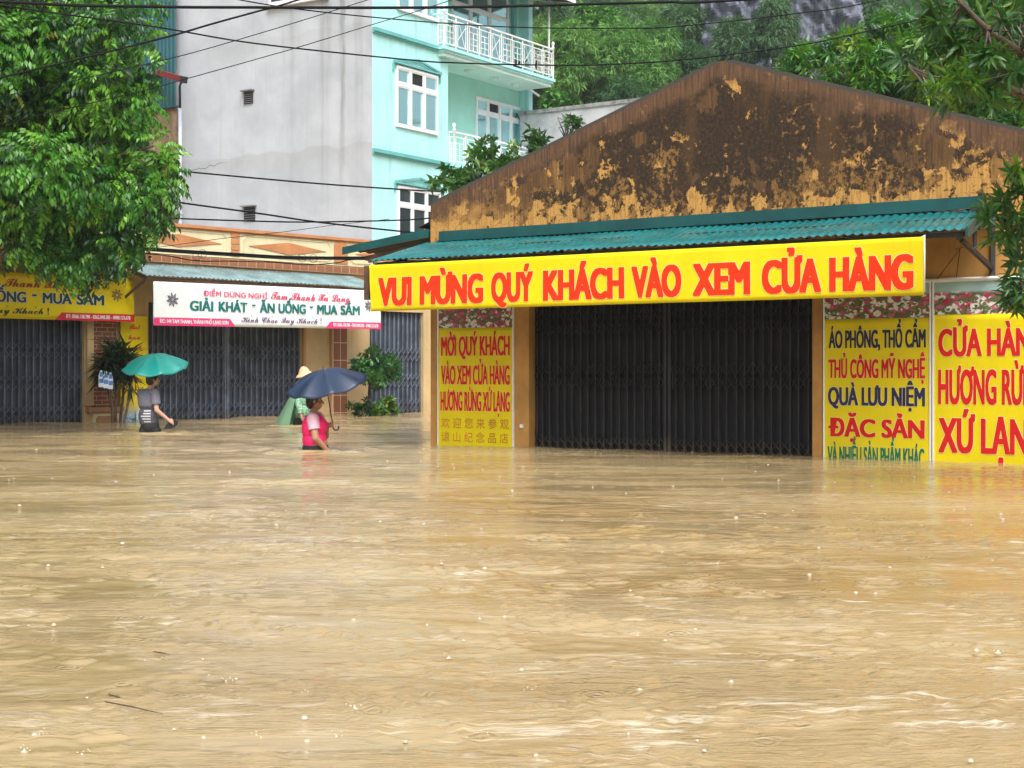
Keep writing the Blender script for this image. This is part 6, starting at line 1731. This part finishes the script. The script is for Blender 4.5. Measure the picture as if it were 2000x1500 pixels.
# ------------------------------------------------------------------ overhead cables
m_cable = M('black_cable', (0.006, 0.006, 0.007), .8, spec=.2)
def spline(pts, sub=10):
    P_ = [Vector(p) for p in pts]; out = []
    for i in range(len(P_) - 1):
        p0, p1, p2, p3 = P_[max(i - 1, 0)], P_[i], P_[i + 1], P_[min(i + 2, len(P_) - 1)]
        for k in range(sub):
            t = k / sub
            out.append(.5 * ((2 * p1) + (p2 - p0) * t + (2 * p0 - 5 * p1 + 4 * p2 - p3) * t * t + (3 * p1 - p0 - 3 * p2 + p3) * t ** 3))
    return out + [P_[-1]]
def wire(label, pts, r):
    mb = MB(); P_ = spline([at(x, y, d) for x, y, d in pts]); mb.tube(P_, r * 1.35, 6)
    o = mb.build('overhead_cable', m_cable); return tag(o, label, 'cable', 'overhead cables across the street')
wire('thickest black cable running almost level along the very top of the picture', [(-900, -60, 17), (0, 3, 18), (300, 13, 18.5), (500, 14.5, 19), (800, 15, 19.5), (1000, 12, 20), (1150, 8, 20.4), (1300, 4, 20.8), (1460, -1, 21.2), (2300, -60, 23)], .014)
wire('thick cable climbing from the left tree to the top edge over the grey wall', [(-500, 270, 18), (0, 152, 19), (300, 79, 20), (420, 45, 20.4), (500, 23, 20.7), (590, -3, 21), (900, -110, 22)], .0105)
wire('cable sagging from the teal cladding across the mint house and behind the hill trees', [(-300, -40, 19), (0, 10, 20), (300, 52, 21), (500, 85, 21.5), (800, 117, 22.3), (900, 123, 22.5), (1000, 126, 22.8), (1150, 127, 23.2), (1330, 117, 23.6), (1550, 90, 24.2), (1658, 69, 24.5), (1900, 15, 25.5)], .0085)
wire('thin cable dipping past the balcony rail and rising again before the rock', [(300, -35, 19.4), (470, 0, 20), (600, 20, 20.4), (800, 40, 21), (1000, 53, 21.6), (1200, 55, 22.2), (1330, 51, 22.6), (1600, 21, 23.3), (1718, 0, 23.7), (2100, -85, 25)], .0065)
wire('thin wire rising from the tree to the top edge near the mint corner', [(-300, 250, 18.5), (10, 187, 19.5), (300, 122, 20.5), (457, 80, 21), (717, 0, 22), (1000, -95, 23)], .005)
wire('thin wire rising over the red beam end towards the top of the mint house', [(-300, 315, 18.6), (0, 243, 19.6), (260, 182, 20.5), (360, 155, 20.9), (573, 95, 21.6), (727, 48, 22.1), (830, 17, 22.5), (1000, -40, 23)], .005)
wire('thick cable crossing the grey wall at the height of the lower vent crack', [(-200, 285, 26), (150, 315, 27), (350, 334, 27.6), (500, 348, 28), (640, 360, 28.5), (800, 371, 29), (860, 374, 29.2)], .012)
wire('thick cable sloping down to the lean-to roof of the ochre shop', [(0, 345, 25), (310, 390, 26.4), (500, 416, 27), (600, 431, 27.3), (700, 443, 27.6), (785, 452, 27.9), (850, 458, 28.2)], .0125)
wire('cable running level under the lower vent to the dark window of the mint house', [(0, 405, 26), (265, 423, 27), (500, 432, 27.6), (620, 433.5, 28), (780, 430, 28.5), (850, 425, 28.7)], .011)
wire('very thin wire slanting over the orange diamonds of the parapet', [(150, 500, 28.4), (300, 484, 29), (433, 466, 29.5), (560, 452, 30), (650, 440, 30.4), (760, 428, 31)], .0045)
def rw(px, py, off=.32):
    a, z = REST.sz(px, py, off); return REST.P(a, z, off)
mb = MB()
for dz, dr_ in ((0, 0), (.028, .012), (-.022, .01), (.012, -.02)):
    mb.tube([p + Vector((dr_, 0, dz)) for p in spline([rw(-250, 448), rw(100, 472), rw(304, 488), rw(448, 497), rw(568, 503.5), rw(700, 504.5), rw(860, 503)])], .017, 6)
o = mb.build('overhead_cable', m_cable); tag(o, 'thick bundle of black cables strung along the foot of the cream parapet', 'cable', 'overhead cables across the street')
mb = MB(); mb.tube(spline([rw(-250, 462), rw(100, 484), rw(304, 497), rw(380, 509), rw(450, 510), (rw(530, 512)), rw(600, 517), rw(660, 513), rw(700, 507), rw(860, 510)]), .013, 6)
for px, py in ((385, 500), (395, 496), (590, 504), (612, 505)):
    c = rw(px, py, .36); mb.tube([c + Vector((.09 * math.cos(a), 0, .09 * math.sin(a))) for a in np.linspace(0, 6.28, 14)], .005, 5)
o = mb.build('overhead_cable', m_cable); tag(o, 'slack black cable with small coils hanging under the cable bundle on the tile band', 'cable', 'overhead cables across the street')
# thin tie wires on the right of the long banner
mb = MB(); k0 = SHOP.P(SHOP.sz(1875, 486, .5)[0], SHOP.sz(1875, 486, .5)[1], .5)
mb.tube([k0, SHOP.P(SHOP.s(1835), 2.02, .08)], .004, 5); mb.tube([k0, SHOP.P(SHOP.s(1873), 2.03, .09)], .004, 5)
mb.tube([k0 + Vector((.04, 0, .02)), k0 + Vector((-.05, 0, -.01)), k0 + Vector((.02, .02, .04)), k0], .004, 5)
o = mb.build('tie_wire', m_cable); tag(o, 'thin brown tie wires knotted on the awning bracket above the flower posters', 'wire')
# bundle of twigs lying on the awning
mb = MB(); rgx = random.Random(2)
for k in range(16):
    px = rgx.uniform(1835, 1915); a, z = SHOP.sz(px, 408 + (1915 - px) * .06 + rgx.uniform(-2, 6), .25); p = SHOP.P(a, 2.74, .2 + rgx.uniform(-.05, .15))
    mb.tube([p, p + Vector((rgx.uniform(.05, .25) * rgx.choice((-1, 1)), rgx.uniform(-.05, .05), rgx.uniform(-.02, .03)))], .005, 5)
o = mb.build('twig_heap', m_bark); tag(o, 'small heap of dead twigs lying on the right end of the teal awning', 'twigs')
# floating twigs
for lab, p0, p1 in (('dark twig floating in the near water, the shorter thick one', (212, 1360), (240, 1367)), ('long thin twig floating in the near water', (205, 1374), (318, 1397)), ('short twig floating further out in the open water', (300, 1276), (332, 1281))):
    q0, q1 = at(p0[0], p0[1], H * FPX / (p0[1] - HOR)), at(p1[0], p1[1], H * FPX / (p1[1] - HOR))
    mb = MB(); m_ = q0.lerp(q1, .5) + Vector((0, .004, .006)); mb.tube([q0 + Vector((0, 0, .006)), m_, q1 + Vector((0, 0, .004))], [.002, .0025, .001], 5)
    tag(mb.build('floating_twig', m_bark), lab, 'twig', 'twigs drifting on the flood')

# ------------------------------------------------------------------ damp air
mb = MB(); mb.box(-80, 110, -30, 215, -2.0, 60.0)
nbz = NB('damp_air'); v_ = nbz.t.nodes.new('ShaderNodeVolumePrincipled')
v_.inputs['Color'].default_value = (.86, .92, .97, 1); v_.inputs['Density'].default_value = .0005; v_.inputs['Anisotropy'].default_value = .2
nbz.t.nodes.remove(nbz.b); nbz.link(v_.outputs[0], nbz.out.inputs['Volume'])
hz_o = mb.build('haze', nbz.mat); setting(hz_o, 'thin damp haze in the rainy air', 'stuff')
